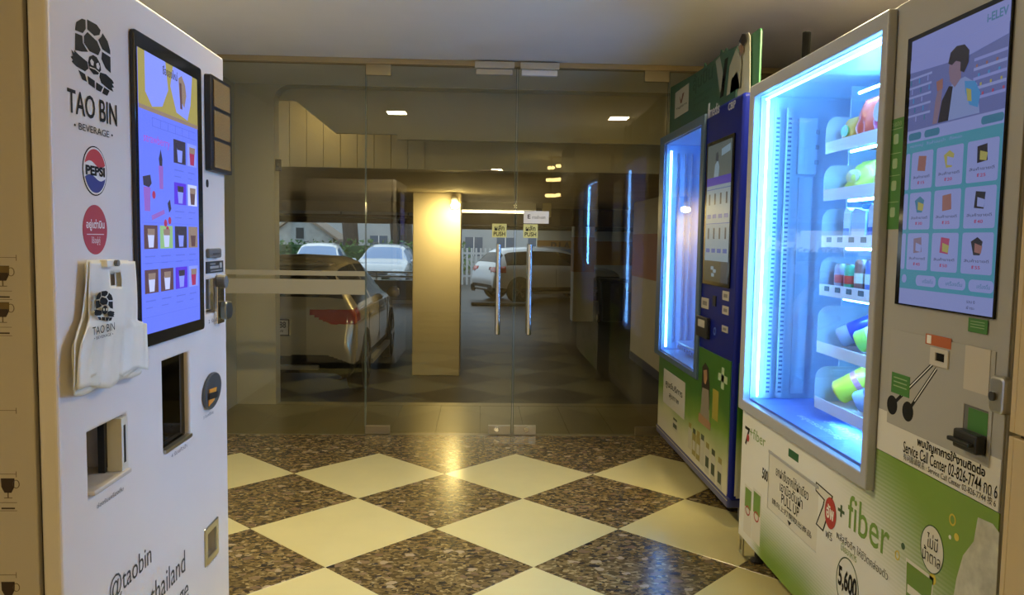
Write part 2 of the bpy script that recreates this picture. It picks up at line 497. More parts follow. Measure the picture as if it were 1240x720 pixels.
w2 = thing('window_2', 'fixed clear glass panel behind the blue machine', 'glass panel', (1.65, YG, 0)); w2['kind'] = 'structure'
pane('pane', XD1 + 0.004, XR, 0.0, GT, w2)
M(GL).box(XD1, XR, GT, CEIL - 0.03, -0.01, 0.01).build('channel', brass, w2)

patch = mat('patch_fitting_bronze', (0.33, 0.28, 0.18), 0.32, 0.8)
sticker_y = mat('push_sticker_yellow', (0.62, 0.60, 0.22), 0.5)
def leaf(n, x0, x1, hx, pivot_left, lbl):
    d = thing(n, lbl, 'door', ((x0 + x1) / 2, YG, 0)); d['kind'] = 'structure'
    pane('pane', x0 + 0.002, x1 - 0.002, 0.012, GT, d)
    px = x0 if pivot_left else x1 - 0.165
    M(GL).box(px, px + 0.165, GT - 0.068, GT + 0.006, -0.016, 0.016).build('top_patch_fitting', patch, d, bevel=0.002)
    M(GL).box(px, px + 0.165, 0.004, 0.062, -0.016, 0.016).build('bottom_patch_fitting', patch, d, bevel=0.002)
    # corner lock at the meeting stile
    lx = x1 - 0.17 if pivot_left else x0
    lk = M(GL).box(lx + 0.01, lx + 0.16, 0.006, 0.066, -0.018, 0.018).build('corner_lock', STEEL, d, bevel=0.002)
    M(GL).cyl((lx + (0.065 if pivot_left else 0.095), 0.042, 0.018), (lx + (0.065 if pivot_left else 0.095), 0.042, 0.03), 0.018).build('lock_cylinder', CHROME, lk, bevel=0.003)
    # long tube handle on both faces
    z0, z1 = GL.at(620, 404)[1], GL.at(620, 295)[1]
    for s in (1, -1):
        hd = M(GL).lathe((hx, z0, s * 0.06), (0, 1, 0), [(0.012, 0), (0.016, 0.004), (0.016, z1 - z0 - 0.004), (0.012, z1 - z0)], 16).build('handle', CHROME, d, smooth='auto')
        for zz in (z0 + 0.07, z1 - 0.07):
            M(GL).cyl((hx, zz, s * 0.0065), (hx, zz, s * 0.06), 0.009, seg=10).build('standoff', CHROME, hd)
    # push sticker
    sx0, sx1 = hx - 0.045, hx + 0.052
    zt, zb = GL.at(620, 271)[1], GL.at(620, 287.5)[1]
    st = M(GL).box(sx0, sx1, zb, zt, 0.0062, 0.0072).build('push_sticker', sticker_y, d)
    q = (sx0, sx1, zb, zt)
    text(GL, 'ผลัก', sub(q, 0.16, 0.10, 0.84, 0.50), INK, st, 0.0078, bold=0.02)
    text(GL, 'PUSH', sub(q, 0.10, 0.58, 0.9, 0.9), INK, st, 0.0078, bold=0.02)
    return d
leaf('door_1', XD0, XDM - 0.003, GL.at(603, 350)[0], True, 'frameless glass door leaf hinged beside the frosted stripes')
leaf('door_2', XDM + 0.003, XD1, GL.at(640.5, 350)[0], False, 'frameless glass door leaf hinged beside the blue machine')
# magnetic locks at the head
grey_al = mat('anodised_aluminium', (0.52, 0.50, 0.43), 0.4, 0.5)
for k, (x0, x1, l) in enumerate(((-0.055, 0.205, 'aluminium magnetic lock over the striped side door leaf'), (0.245, 0.50, 'aluminium magnetic lock over the door leaf with the paper notice'))):
    t = thing('magnetic_lock', l, 'door lock', ((x0 + x1) / 2, YG - 0.03, 2.44), group='magnetic locks over the glass doors')
    M(GL).box(x0, x1, 2.452, 2.494, 0.037, 0.075).build('housing', grey_al, t, bevel=0.003)
    M(GL).box(x0 + 0.01, x1 - 0.01, 2.415, 2.450, 0.0075, 0.05).build('armature_plate', WHITE if k else grey_al, t, bevel=0.002)
    for xx in (x0 + 0.03, x1 - 0.03):
        M(GL).cyl((xx, 2.473, 0.075), (xx, 2.473, 0.078), 0.005, seg=8).build('screw', STEEL, t)
# paper notice
q = GL.q((634, 255.5), (664.5, 255.5), (664.5, 271), (634, 270))
nt_ = thing('paper_notice', 'small white paper notice taped on the glass door above the push sticker', 'notice', ((q[0] + q[1]) / 2, YG - 0.008, q[2]))
M(GL).box(*q, 0.0064, 0.0072).build('sheet', mat('paper', (0.72, 0.70, 0.64), 0.7), nt_)
text(GL, 'E', sub(q, 0.16, 0.28, 0.27, 0.62), INK, nt_, 0.0078, bold=0.02)
text(GL, 'ทางเข้า-ออก', sub(q, 0.34, 0.34, 0.86, 0.62), INK, nt_, 0.0078)
# paper stub on the other leaf
# ------------------------------------------------------------------ vestibule and car park beyond the glass
PF = faceYm(YP)
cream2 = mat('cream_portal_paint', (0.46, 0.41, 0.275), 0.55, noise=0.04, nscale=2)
px0 = -1.615
# portal wall with a rounded upper corner
def arc(cx, cz, r, a0, a1, n=8): return [(cx + r * math.cos(R(a0 + (a1 - a0) * k / n)), cz + r * math.sin(R(a0 + (a1 - a0) * k / n))) for k in range(n + 1)]
pw = [(XL - 0.2, -0.6), (px0, -0.6), (px0, 2.38)] + arc(px0 + 0.12, 2.38, 0.12, 180, 90)[1:] + [(XR + 0.3, 2.50), (XR + 0.3, CEIL), (XL - 0.2, CEIL)]
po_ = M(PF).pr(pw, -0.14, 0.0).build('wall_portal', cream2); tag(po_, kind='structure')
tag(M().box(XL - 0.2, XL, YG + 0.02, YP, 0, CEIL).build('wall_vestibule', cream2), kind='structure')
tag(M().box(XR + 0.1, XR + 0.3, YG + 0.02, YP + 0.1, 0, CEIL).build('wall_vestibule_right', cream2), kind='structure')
sn = thing('door_sensor', 'small black sensor box on the edge of the cream portal', 'sensor', (px0 + 0.02, YP - 0.02, 1.85))
sq = PF.q((334, 193), (341, 193), (341, 207), (334, 207))
M(PF).box(*sq, 0.0, 0.02).build('housing', BLACK, sn, bevel=0.003); M(PF).box(*sub(sq, 0.3, 0.3, 0.7, 0.7), 0.02, 0.022).build('lens', GLOSSBLACK, sn)

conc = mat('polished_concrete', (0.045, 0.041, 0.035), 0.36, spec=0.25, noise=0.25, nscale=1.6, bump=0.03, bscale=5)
pceil = mat('car_park_ceiling', (0.48, 0.43, 0.33), 0.8, noise=0.08, nscale=1.5)
ptop = mat('park_wall_cream', (0.52, 0.46, 0.34), 0.6, noise=0.05, nscale=2)
orange = mat('park_band_orange', (0.36, 0.15, 0.02), 0.55)
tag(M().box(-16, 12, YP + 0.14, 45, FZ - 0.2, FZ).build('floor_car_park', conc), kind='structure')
# soffit face above the car park entrance, with a sloping cheek at one side
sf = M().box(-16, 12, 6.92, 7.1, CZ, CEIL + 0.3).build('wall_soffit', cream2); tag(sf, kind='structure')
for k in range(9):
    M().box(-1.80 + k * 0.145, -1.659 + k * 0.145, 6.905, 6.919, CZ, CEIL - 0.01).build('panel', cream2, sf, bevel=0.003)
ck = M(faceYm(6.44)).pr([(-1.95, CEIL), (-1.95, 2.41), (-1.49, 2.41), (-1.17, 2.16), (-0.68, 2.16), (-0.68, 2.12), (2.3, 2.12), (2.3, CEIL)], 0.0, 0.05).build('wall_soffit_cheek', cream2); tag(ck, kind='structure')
cv_ = thing('cove_light', 'hidden warm strip light behind the sloping edge of the portal soffit', 'strip light', (-1.33, 6.5, 2.4))
M().cyl((-1.49, 6.47, 2.455), (-1.22, 6.47, 2.245), 0.012, seg=8).build('tube', glow('cove_tube', (1.0, 0.78, 0.38), 5.0), cv_)
M().box(-1.55, -1.15, 6.445, 6.455, 2.45, 2.47).build('bracket', STEEL, cv_)
area('cove_glow', (-1.35, 6.52, 2.36), 0.3, 1.0, (1.0, 0.74, 0.33), rot=(R(60), 0, 0), parent=cv_, sy=0.03)
tag(M().box(-16, 12, 7.1, 22.2, CZ, CZ + 0.2).build('ceiling_car_park', pceil), kind='structure')
tag(M().box(1.7, 12, 22.2, 30, CZ, CZ + 0.2).build('ceiling_car_park_deep', pceil), kind='structure')
# beams
beam_m = mat('brown_beam', (0.055, 0.035, 0.025), 0.6)
tag(M().box(-16, 0.6, 21.6, 22.0, 1.70, CZ).build('beam_outer', beam_m), kind='structure')
tag(M().box(-16, 12, 15.2, 15.6, 1.62, CZ).build('beam_middle', beam_m), kind='structure') if False else None
tag(M().box(-0.9, 12, 15.2, 15.6, 1.60, CZ).build('beam_middle', beam_m), kind='structure')
tag(M().box(-16, -0.9, 13.4, 13.7, 1.76, CZ).build('beam_cross', pceil), kind='structure')
# pillar
plm = mat('pillar_cream', (0.66, 0.56, 0.35), 0.4, noise=0.04, nscale=2)
pl_ = M().box(-0.90, -0.27, 10.42, 11.05, FZ, CZ).build('pillar_front', plm, bevel=0.01); tag(pl_, kind='structure')
# column with an orange band
p2 = M().box(2.09, 2.55, 17.6, 18.1, FZ, CZ).build('pillar_rear', ptop); tag(p2, kind='structure')
M().box(2.085, 2.555, 17.595, 18.105, 0.62, 1.40).build('band', orange, p2)
# side wall of the car park
w3 = M().box(2.37, 2.6, YP + 0.14, 12.2, FZ, CZ).build('wall_park_right', ptop); tag(w3, kind='structure')
M().box(2.366, 2.37, YP + 0.14, 12.203, 0.80, 1.44).build('band', orange, w3)
M().box(2.36, 2.37, YP + 0.14, 12.2, FZ, FZ + 0.12).build('skirting', mat('brown_skirting', (0.07, 0.05, 0.03), 0.5), w3)
# far wall with the zone lettering
FW2 = faceYm(28.0)
w4 = M().box(2.0, 12, 28.0, 28.3, FZ, CZ).build('wall_park_far', ptop); tag(w4, kind='structure')
M(FW2).box(2.0, 12, 0.45, 1.30, 0.0, 0.006).build('band', orange, w4)
lq4 = FW2.q((667, 293), (692, 293), (692, 305), (667, 305))
text(FW2, 'P1A', lq4, mat('zone_lettering', (0.12, 0.045, 0.01), 0.6), w4, 0.008, bold=0.02)
tag(M().box(11.8, 12, YP + 0.14, 30, FZ, CZ).build('wall_park_side', ptop), kind='structure')
tag(M().box(-16, XL - 0.2, YP - 0.1, YP + 0.14, FZ, CEIL).build('wall_park_entrance_left', ptop), kind='structure')
tag(M().box(XR + 0.3, 12, YP - 0.1, YP + 0.14, FZ, CEIL).build('wall_park_entrance_right', ptop), kind='structure')
tag(M().box(-16, -15.8, YP, 22, FZ, CZ).build('wall_park_left', ptop), kind='structure')
# parapet with rails
pp = M().box(-16, -0.75, 21.9, 22.1, FZ, 0.14).build('wall_parapet', mat('parapet_grey', (0.36, 0.35, 0.32), 0.7, noise=0.1, nscale=3)); tag(pp, kind='structure')
M().box(-16, -0.75, 21.8, 21.9, FZ, FZ + 0.08).build('kerb', mat('kerb_white', (0.7, 0.7, 0.68), 0.6), pp)
for z in (0.24, 0.36): M().cyl((-16, 22.0, z), (-0.75, 22.0, z), 0.03, seg=8).build('rail', mat('rail_white', (0.7, 0.72, 0.72), 0.4), pp)
for k in range(9): M().cyl((-15.5 + k * 1.8, 22.0, 0.14), (-15.5 + k * 1.8, 22.0, 0.36), 0.025, seg=8).build('rail_post', mat('rail_white', (0.7, 0.72, 0.72), 0.4), pp)

# wheel stop, bin, board pieces
ws = M().pr([(-0.25, 21.4), (1.45, 21.4), (1.45, 21.58), (-0.25, 21.58)], FZ, FZ + 0.10).build('wheel_stop', mat('wheel_stop_grey', (0.10, 0.10, 0.10), 0.6), bevel=0.03)
tag(ws, 'dark grey wheel stop bar on the floor before the white hatchback', 'wheel stop')
bn = thing('wheelie_bin', 'dark wheeled rubbish bin beside the orange banded column', 'bin', (2.93, 17.4, FZ))
bnm = mat('bin_dark', (0.02, 0.025, 0.03), 0.45)
vs = [(2.70, 17.15, FZ + 0.05), (3.16, 17.15, FZ + 0.05), (3.16, 17.6, FZ + 0.05), (2.70, 17.6, FZ + 0.05), (2.64, 17.08, FZ + 0.92), (3.22, 17.08, FZ + 0.92), (3.22, 17.66, FZ + 0.92), (2.64, 17.66, FZ + 0.92)]
M().add(vs, [(0, 3, 2, 1), (4, 5, 6, 7), (0, 1, 5, 4), (1, 2, 6, 5), (2, 3, 7, 6), (3, 0, 4, 7)]).build('tub', bnm, bn, bevel=0.02)
M().box(2.61, 3.25, 17.04, 17.70, FZ + 0.925, FZ + 0.99).build('lid', bnm, bn, bevel=0.02)
for xx in (2.68, 3.18): M().cyl((xx - 0.03, 17.6, FZ + 0.09), (xx + 0.03, 17.6, FZ + 0.09), 0.089, seg=16).build('wheel', BLACK, bn)
M().tube([(2.70, 17.72, FZ + 0.95), (2.70, 17.78, FZ + 1.0), (3.16, 17.78, FZ + 1.0), (3.16, 17.72, FZ + 0.95)], 0.015).build('handle', bnm, bn)

# fluorescent battens, pipes and lamps
tubeg = glow('fluorescent', (1.0, 0.86, 0.55), 6.0)
def batten(x0, x1, y, z, lbl):
    t = thing('fluorescent_batten', lbl, 'light', ((x0 + x1) / 2, y, CZ), group='fluorescent battens in the car park')
    M().box(x0, x1, y - 0.04, y + 0.04, z + 0.03, CZ).build('housing', WHITE, t, bevel=0.004)
    M().cyl((x0 + 0.03, y, z), (x1 - 0.03, y, z), 0.02, seg=10).build('tube', tubeg, t)
    for xx in (x0 + 0.012, x1 - 0.012): M().box(xx - 0.012, xx + 0.012, y - 0.02, y + 0.02, z - 0.025, z + 0.03).build('tube_holder', WHITE, t)
    area('batten_light', ((x0 + x1) / 2, y, z - 0.03), x1 - x0, 9, (1.0, 0.85, 0.55), parent=t, sy=0.06)
batten(-0.36, 0.90, 13.0, 1.78, 'long warm fluorescent batten under the ceiling just behind the cream pillar')
batten(1.2, 2.4, 19.5, 1.78, 'short fluorescent batten near the orange banded column')
batten(-5.2, -4.0, 12.2, 1.78, 'fluorescent batten above the beige car')
pipe_m = mat('pipe_dark', (0.05, 0.055, 0.06), 0.5)
for (a, b, c, d, r_, l) in (((-0.6, 19.0, 1.60), (5.0, 19.0, 1.60), 0, 0, 0.05, 'dark water pipe crossing under the ceiling above the white hatchback'), ((0.3, 20.5, 1.66), (5.0, 20.5, 1.66), 0, 0, 0.035, 'thin dark pipe behind the main water pipe'), ((-4.2, 13.2, 1.70), (-0.95, 16.0, 1.70), 0, 0, 0.02, 'thin slanting conduit above the parked white cars')):
    t = thing('ceiling_pipe', l, 'pipe', a)
    M().cyl(a, b, r_, seg=10).build('pipe', pipe_m, t)
    for f in (0.15, 0.5, 0.85):
        p = Vector(a).lerp(Vector(b), f)
        M().cyl(p, (p.x, p.y, CZ), 0.012, seg=6).build('hanger', pipe_m, t)
# lamp on the pillar
lp_ = thing('pillar_spot_lamp', 'bright warm spot lamp on the top corner of the cream pillar', 'lamp', (-0.36, 10.36, 1.80))
M().cyl((-0.36, 10.42, 1.86), (-0.36, 10.27, 1.86), 0.02, seg=10).build('arm', WHITE, lp_)
M().lathe((-0.36, 10.28, 1.86), (0.25, -0.35, -1), [(0.03, 0), (0.05, 0.03), (0.06, 0.10)], 16).build('lamp_head', WHITE, lp_)
M().lathe((-0.343, 10.253, 1.785), (0.25, -0.35, -1), [(0.02, 0), (0.058, 0.012), (0.055, 0.045), (0.01, 0.07)], 16).build('bulb', glow('spot_bulb', (1.0, 0.76, 0.30), 170), lp_)
area('spot_light', (-0.34, 10.0, 1.76), 0.16, 19, (1.0, 0.80, 0.42), rot=(R(25), 0, 0), parent=lp_)
# fittings on the opening near the doors: small box and bracket under the ceiling
cb_ = thing('junction_box', 'small beige junction box under the ceiling behind the glass doors', 'junction box', (1.07, 12.9, 1.75))
M().box(1.0, 1.14, 12.85, 12.95, 1.70, CZ).build('box', mat('box_beige', (0.5, 0.42, 0.2), 0.5), cb_, bevel=0.005)
M().cyl((1.0, 12.9, 1.73), (0.84, 12.9, 1.60), 0.012, seg=8).build('strut', STEEL, cb_)
# pendant of stacked lit rings hung in the lobby behind the viewer (seen mirrored in the glass)
pd = thing('stacked_ring_pendant', 'warm pendant lamp of stacked glowing rings mirrored in the glass door', 'pendant lamp', (1.05, -0.6, CEIL))
ringg = glow('pendant_glow', (1.0, 0.72, 0.26), 26.0)
gold = mat('pendant_gold', (0.6, 0.45, 0.15), 0.25, 1.0)
for k, (xx, zz, ww) in enumerate(((0.98, 2.33, 0.05), (1.10, 2.36, 0.05), (0.98, 2.16, 0.07), (1.12, 2.17, 0.09), (0.98, 1.94, 0.08), (1.13, 1.95, 0.09))):
    rg_ = M().lathe((xx, -0.6, zz), (0, 0, 1), [(ww * 0.9, 0), (ww, 0.01), (ww, 0.03), (ww * 0.9, 0.04)], 18).build('glowing_ring', ringg, pd)
for xx in (0.98, 1.12): M().cyl((xx, -0.6, 1.90), (xx, -0.6, CEIL), 0.012, seg=8).build('stem', gold, pd)
M().cyl((1.05, -0.6, CEIL - 0.02), (1.05, -0.6, CEIL), 0.12, seg=24).build('ceiling_rose', gold, pd)

# ------------------------------------------------------------------ cars
def cr(P, s):
    n = len(P) - 1; s = max(0, min(n - 1e-6, s)); i = int(s); f = s - i
    p0 = P[max(i - 1, 0)]; p1 = P[i]; p2 = P[i + 1]; p3 = P[min(i + 2, n)]
    out = []
    for a, b, c, d in zip(p0, p1, p2, p3):
        # monotone-ish Catmull-Rom
        m1 = (c - a) / 2; m2 = (d - b) / 2
        lim = 1.2 * abs(c - b); m1 = max(-lim, min(lim, m1)); m2 = max(-lim, min(lim, m2))
        f2, f3 = f * f, f * f * f
        out.append((2 * f3 - 3 * f2 + 1) * b + (f3 - 2 * f2 + f) * m1 + (-2 * f3 + 3 * f2) * c + (f3 - f2) * m2)
    return out
# x, bottom, shoulder, top, half width, half width at the roof edge
SUV = [(0.10, 0.24, 0.28, 0.31, 0.74, 0.66), (0.00, 0.25, 0.48, 0.58, 0.84, 0.76), (0.04, 0.25, 0.72, 0.84, 0.89, 0.80), (0.09, 0.25, 0.93, 1.02, 0.905, 0.80), (0.16, 0.30, 0.98, 1.12, 0.91, 0.76),
       (0.44, 0.27, 0.99, 1.47, 0.91, 0.60), (0.62, 0.26, 0.99, 1.55, 0.91, 0.58), (1.4, 0.25, 0.985, 1.605, 0.91, 0.60), (2.2, 0.25, 0.975, 1.585, 0.91, 0.60), (2.62, 0.25, 0.97, 1.50, 0.91, 0.59),
       (3.28, 0.25, 0.96, 1.08, 0.90, 0.70), (3.55, 0.25, 0.92, 1.02, 0.89, 0.74), (4.05, 0.27, 0.82, 0.94, 0.87, 0.72), (4.32, 0.30, 0.70, 0.80, 0.82, 0.66), (4.43, 0.34, 0.58, 0.66, 0.74, 0.60), (4.45, 0.42, 0.50, 0.52, 0.66, 0.55)]
def section(st):
    x, zb, zs, zc, w_, wt = st
    zr = zs + (zc - zs) * 0.86
    return [(x, w_ * 0.86, zb), (x, w_ * 0.97, zb + (zs - zb) * 0.14), (x, w_, zb + (zs - zb) * 0.45), (x, w_, zb + (zs - zb) * 0.75), (x, w_ * 0.975, zs), (x, wt, zr), (x, wt * 0.72, zs + (zc - zs) * 0.97), (x, 0.0, zc)]
def make_car(name, lbl, loc, rotz, paint, glassm, ns=110, nt=40, front=True, rear=True, plate=None, group=None, dense=False):
    root = thing(name, lbl, 'car', loc, rotz, group, local=True)
    SEC = [section(st) for st in SUV]
    n = len(SEC) - 1
    G = []; SS = []
    for i in range(ns + 1):
        s = (5 * (i / ns) / 0.5) if (dense and i / ns < 0.5) else (5 + (n - 5) * (i / ns - 0.5) / 0.5 if dense else n * i / ns)
        SS.append(s)
        cols_ = [cr([SEC[k][j] for k in range(n + 1)], s) for j in range(8)]
        # rounded plan at both ends is carried by the widths
        G.append([Vector(cr(cols_, 7 * j / nt)) for j in range(nt + 1)])
    parts = {}
    def put(key, quad_): parts.setdefault(key, []).append(quad_)
    for i in range(ns):
        si = (SS[i] + SS[i + 1]) / 2
        for j in range(nt):
            tj = 7 * (j + 0.5) / nt
            q_ = [G[i][j], G[i + 1][j], G[i + 1][j + 1], G[i][j + 1]]
            c_ = sum(q_, Vector()) / 4
            for sg in (1, -1):
                qq = [Vector((v.x, v.y * sg, v.z)) for v in q_]
                key = 'body'
                if tj > 4.15 and tj < 4.95 and 5.0 < si < 9.75:
                    key = None if (7.05 < si < 7.2) else ('side_window', sg, 0 if si < 7.1 else 1)
                    if key is None: key = 'body'
                elif tj > 5.0 and 4.15 < si < 4.95: key = ('rear_window', 0, 0)
                elif tj > 5.0 and 9.1 < si < 9.95: key = ('windscreen', 0, 0)
                elif c_.z < 0.42 or (c_.z < 0.52 - 0.10 * max(0, abs(c_.y) - 0.6) / 0.3 and c_.x < 0.3): key = ('lower_cladding', 0, 0)
                elif rear and c_.x < 0.42 and abs(c_.y) > 0.40 and 0.865 + 0.10 * max(0, 0.62 - abs(c_.y)) / 0.22 < c_.z < 1.025 and tj < 6.6: key = ('tail_light', sg, 0)
                elif front and c_.x > 4.0 and abs(c_.y) > 0.46 and 0.66 < c_.z < 0.80 and tj < 6.3: key = ('head_light', sg, 0)
                elif front and c_.x > 4.30 and abs(c_.y) < 0.40 and 0.50 < c_.z < 0.72: key = ('grille', 0, 0)
                put(key, qq if sg == 1 else qq[::-1])
    redl = mat('tail_light_red', (0.50, 0.02, 0.015), 0.12, coat=0.5); hll = mat('head_light_clear', (0.6, 0.65, 0.7), 0.1, 0.3)
    mm = {'body': paint, 'side_window': glassm, 'rear_window': glassm, 'windscreen': glassm, 'lower_cladding': mat('cladding_black', (0.015, 0.015, 0.016), 0.5), 'tail_light': redl, 'head_light': hll, 'grille': BLACK}
    for key, qs in parts.items():
        nm = key if isinstance(key, str) else key[0]
        vi = {}; vs = []; fs = []
        for qq in qs:
            ids = []
            for v in qq:
                k = (round(v.x, 5), round(v.y, 5), round(v.z, 5))
                if k not in vi: vi[k] = len(vs); vs.append(k)
                ids.append(vi[k])
            ids = list(dict.fromkeys(ids))
            if len(ids) > 2: fs.append(ids)
        me = bpy.data.meshes.new(nm); me.from_pydata(vs, [], fs)
        for p in me.polygons: p.use_smooth = True
        o = link(nm, me, mm[nm], root)
        if nm in ('tail_light', 'head_light', 'grille'):
            so = o.modifiers.new('depth', 'SOLIDIFY'); so.thickness = 0.02; so.offset = 1.0 if nm != 'grille' else -0.5
    # wheels
    tyre = mat('tyre', (0.012, 0.012, 0.012), 0.7); rim_m = mat('alloy', (0.45, 0.45, 0.46), 0.25, 0.9)
    for wx in (0.83, 3.50):
        for sg in (1, -1):
            y0 = sg * 0.70; y1 = sg * 0.918
            wh = M().lathe((wx, y0, 0.34), (0, sg, 0), [(0.26, 0), (0.33, 0.02), (0.34, 0.06), (0.34, 0.17), (0.32, 0.215), (0.235, 0.218), (0.23, 0.20)], 28).build('wheel', tyre, None, smooth='auto')
            setp(wh, root)
            rm = M()
            rm.cyl((wx, y1 - sg * 0.012, 0.34), (wx, y1 + sg * 0.004, 0.34), 0.05, seg=14)
            for k in range(5):
                t = 2 * math.pi * k / 5 + 0.3
                c, s_ = math.cos(t), math.sin(t)
                a = Vector((wx + 0.03 * c, y1 - sg * 0.008, 0.34 + 0.03 * s_)); b = Vector((wx + 0.225 * c, y1 - sg * 0.004, 0.34 + 0.225 * s_))
                p = Vector((-s_, 0, c)) * 0.03; q_ = Vector((0, sg * 0.012, 0))
                rm.add([a - p, a + p, b + p * 1.2, b - p * 1.2, a - p + q_, a + p + q_, b + p * 1.2 + q_, b - p * 1.2 + q_], [(0, 1, 2, 3), (4, 5, 6, 7), (0, 1, 5, 4), (1, 2, 6, 5), (2, 3, 7, 6), (3, 0, 4, 7)])
            ro = rm.build('rim', rim_m, None); setp(ro, wh)
            ar = M().lathe((wx, sg * 0.80, 0.36), (0, sg, 0), [(0.39, 0), (0.39, 0.110), (0.05, 0.112)], 28).build('wheel_arch', mat('cladding_black', (0.015, 0.015, 0.016), 0.5), None); setp(ar, root)
    # mirrors and handles
    for sg in (1, -1):
        mo = M().lathe((2.95, sg * 0.90, 1.03), (0, sg, 0.05), [(0.03, 0), (0.075, 0.05), (0.08, 0.14), (0.04, 0.19)], 12).build('mirror', paint, None, smooth=True); setp(mo, root)
        for hx in (1.15, 2.15):
            ho = M().box(hx, hx + 0.2, min(sg * 0.905, sg * 0.925), max(sg * 0.905, sg * 0.925), 0.88, 0.905).build('door_handle', paint, None, bevel=0.005); setp(ho, root)
        sl_ = M().box(1.25, 3.1, min(sg * 0.86, sg * 0.93), max(sg * 0.86, sg * 0.93), 0.24, 0.30).build('sill', mat('sill_metal', (0.4, 0.4, 0.38), 0.4, 0.6), None); setp(sl_, root)
        for dx in (1.08, 2.02, 2.98):
            dl = M().box(dx, dx + 0.006, min(sg * 0.905, sg * 0.9125), max(sg * 0.905, sg * 0.9125), 0.42, 0.96).build('door_seam', BLACK, None); setp(dl, root)
    if rear:
        bp = M().box(-0.012, 0.06, -0.50, 0.50, 0.36, 0.41).build('skid_plate', mat('skid_silver', (0.35, 0.35, 0.34), 0.35, 0.5), None, bevel=0.01); setp(bp, root)
        if plate:
            FPl = Face((0.004, 0, 0), (0, -1, 0), (0, 0, 1), (-1, 0, 0))
            pq = (-0.175, 0.175, 0.75, 0.91)
            fr_ = M(FPl).plate(pq[0] - 0.012, pq[1] + 0.012, pq[2] - 0.012, pq[3] + 0.012, [pq], -0.05, 0.020).build('plate_frame', BLACK, None); setp(fr_, root)
            pf_ = M(FPl).box(*pq, -0.06, 0.014).build('number_plate', mat('plate_white', (0.62, 0.60, 0.52), 0.5), None); setp(pf_, root)
            t1 = text(FPl, plate[0], (-0.13, 0.150, 0.825, 0.895), INK, None, 0.0150, bold=0.02); setp(t1, pf_)
            t2 = text(FPl, plate[1], (-0.10, 0.12, 0.765, 0.805), INK, None, 0.0150); setp(t2, pf_)
            # tailgate seams and badge strip
            for zz in (0.635, ): setp(M(FPl).box(-0.68, 0.68, zz, zz + 0.006, -0.06, -0.015).build('tailgate_seam', BLACK, None), root)
            sp = M().box(0.34, 0.62, -0.56, 0.56, 1.50, 1.535).build('roof_spoiler', paint, None, bevel=0.015); setp(sp, root)
    else:
        FPf = Face((4.46, 0, 0), (0, 1, 0), (0, 0, 1), (1, 0, 0))
        pf_ = M(FPf).box(-0.17, 0.17, 0.46, 0.58, -0.02, 0.02).build('number_plate', mat('plate_white', (0.62, 0.60, 0.52), 0.5), None); setp(pf_, root)
        for rx in (0.50, -0.50):
            rr2 = M().cyl((1.0, rx, 1.63), (2.3, rx, 1.62), 0.02, seg=8).build('roof_rail', mat('rail_dark', (0.05, 0.05, 0.05), 0.4), None); setp(rr2, root)
    return root
dglass = mat('car_glass_dark', (0.006, 0.007, 0.008), 0.15, spec=0.2)
bglass = mat('car_glass_sky', (0.16, 0.28, 0.52), 0.08, coat=0.8)
champ = mat('paint_champagne', (0.62, 0.55, 0.40), 0.22, 0.25, coat=0.8)
whitep = mat('paint_white', (0.72, 0.73, 0.74), 0.25, coat=0.7)
silverp = mat('paint_silver', (0.50, 0.54, 0.58), 0.25, 0.3, coat=0.7)
make_car('parked_car', 'champagne white compact car seen from behind, just outside the portal', (-2.28, 8.68, FZ), R(90), champ, dglass, 220, 84, front=False, dense=True, plate=('3 กก 288', 'กรุงเทพ'))
make_car('parked_car', 'white hatchback parked side on beyond the glass doors', (0.02, 23.2, FZ), R(22), whitep, dglass, 80, 30, front=False)
make_car('parked_car', 'silver white car whose roof peeks out behind the white hatchback', (1.2, 27.0, FZ), R(40), silverp, bglass, 60, 24, front=False)
make_car('parked_car', 'white car facing the car park, parked before the gabled shed', (-5.75, 29.4, FZ), R(-84), whitep, bglass, 70, 26, rear=False)
make_car('parked_car', 'silver car facing the car park, parked beside the cream pillar', (-3.15, 29.4, FZ), R(-92), silverp, bglass, 70, 26, rear=False)

# ------------------------------------------------------------------ outside the opening
rng = random.Random(3)
leafs = [mat('leaf_dark', (0.035, 0.085, 0.03), 0.6), mat('leaf_mid', (0.07, 0.16, 0.04), 0.6), mat('leaf_light', (0.16, 0.26, 0.07), 0.6)]
def leaf_cloud(name, m_, parent, blobs, n, size):
    mb = M()
    for k in range(n):
        c, r_ = blobs[rng.randrange(len(blobs))]
        d = Vector((rng.gauss(0, 1), rng.gauss(0, 1), rng.gauss(0, 1))).normalized() * (rng.random() ** 0.4)
        p = Vector(c) + Vector((d.x * r_[0], d.y * r_[1], d.z * r_[2]))
        u = Vector((rng.gauss(0, 1), rng.gauss(0, 1), rng.gauss(0, 1))).normalized(); v = u.cross(Vector((rng.gauss(0, 1), rng.gauss(0, 1), rng.gauss(0, 1)))).normalized()
        s_ = size * (0.6 + rng.random())
        mb.add([p - u * s_, p + v * s_ * 0.5, p + u * s_, p - v * s_ * 0.5], [(0, 1, 2, 3)])
    o = mb.build(name, m_, parent, flip=False); o['kind'] = 'stuff'
    return o
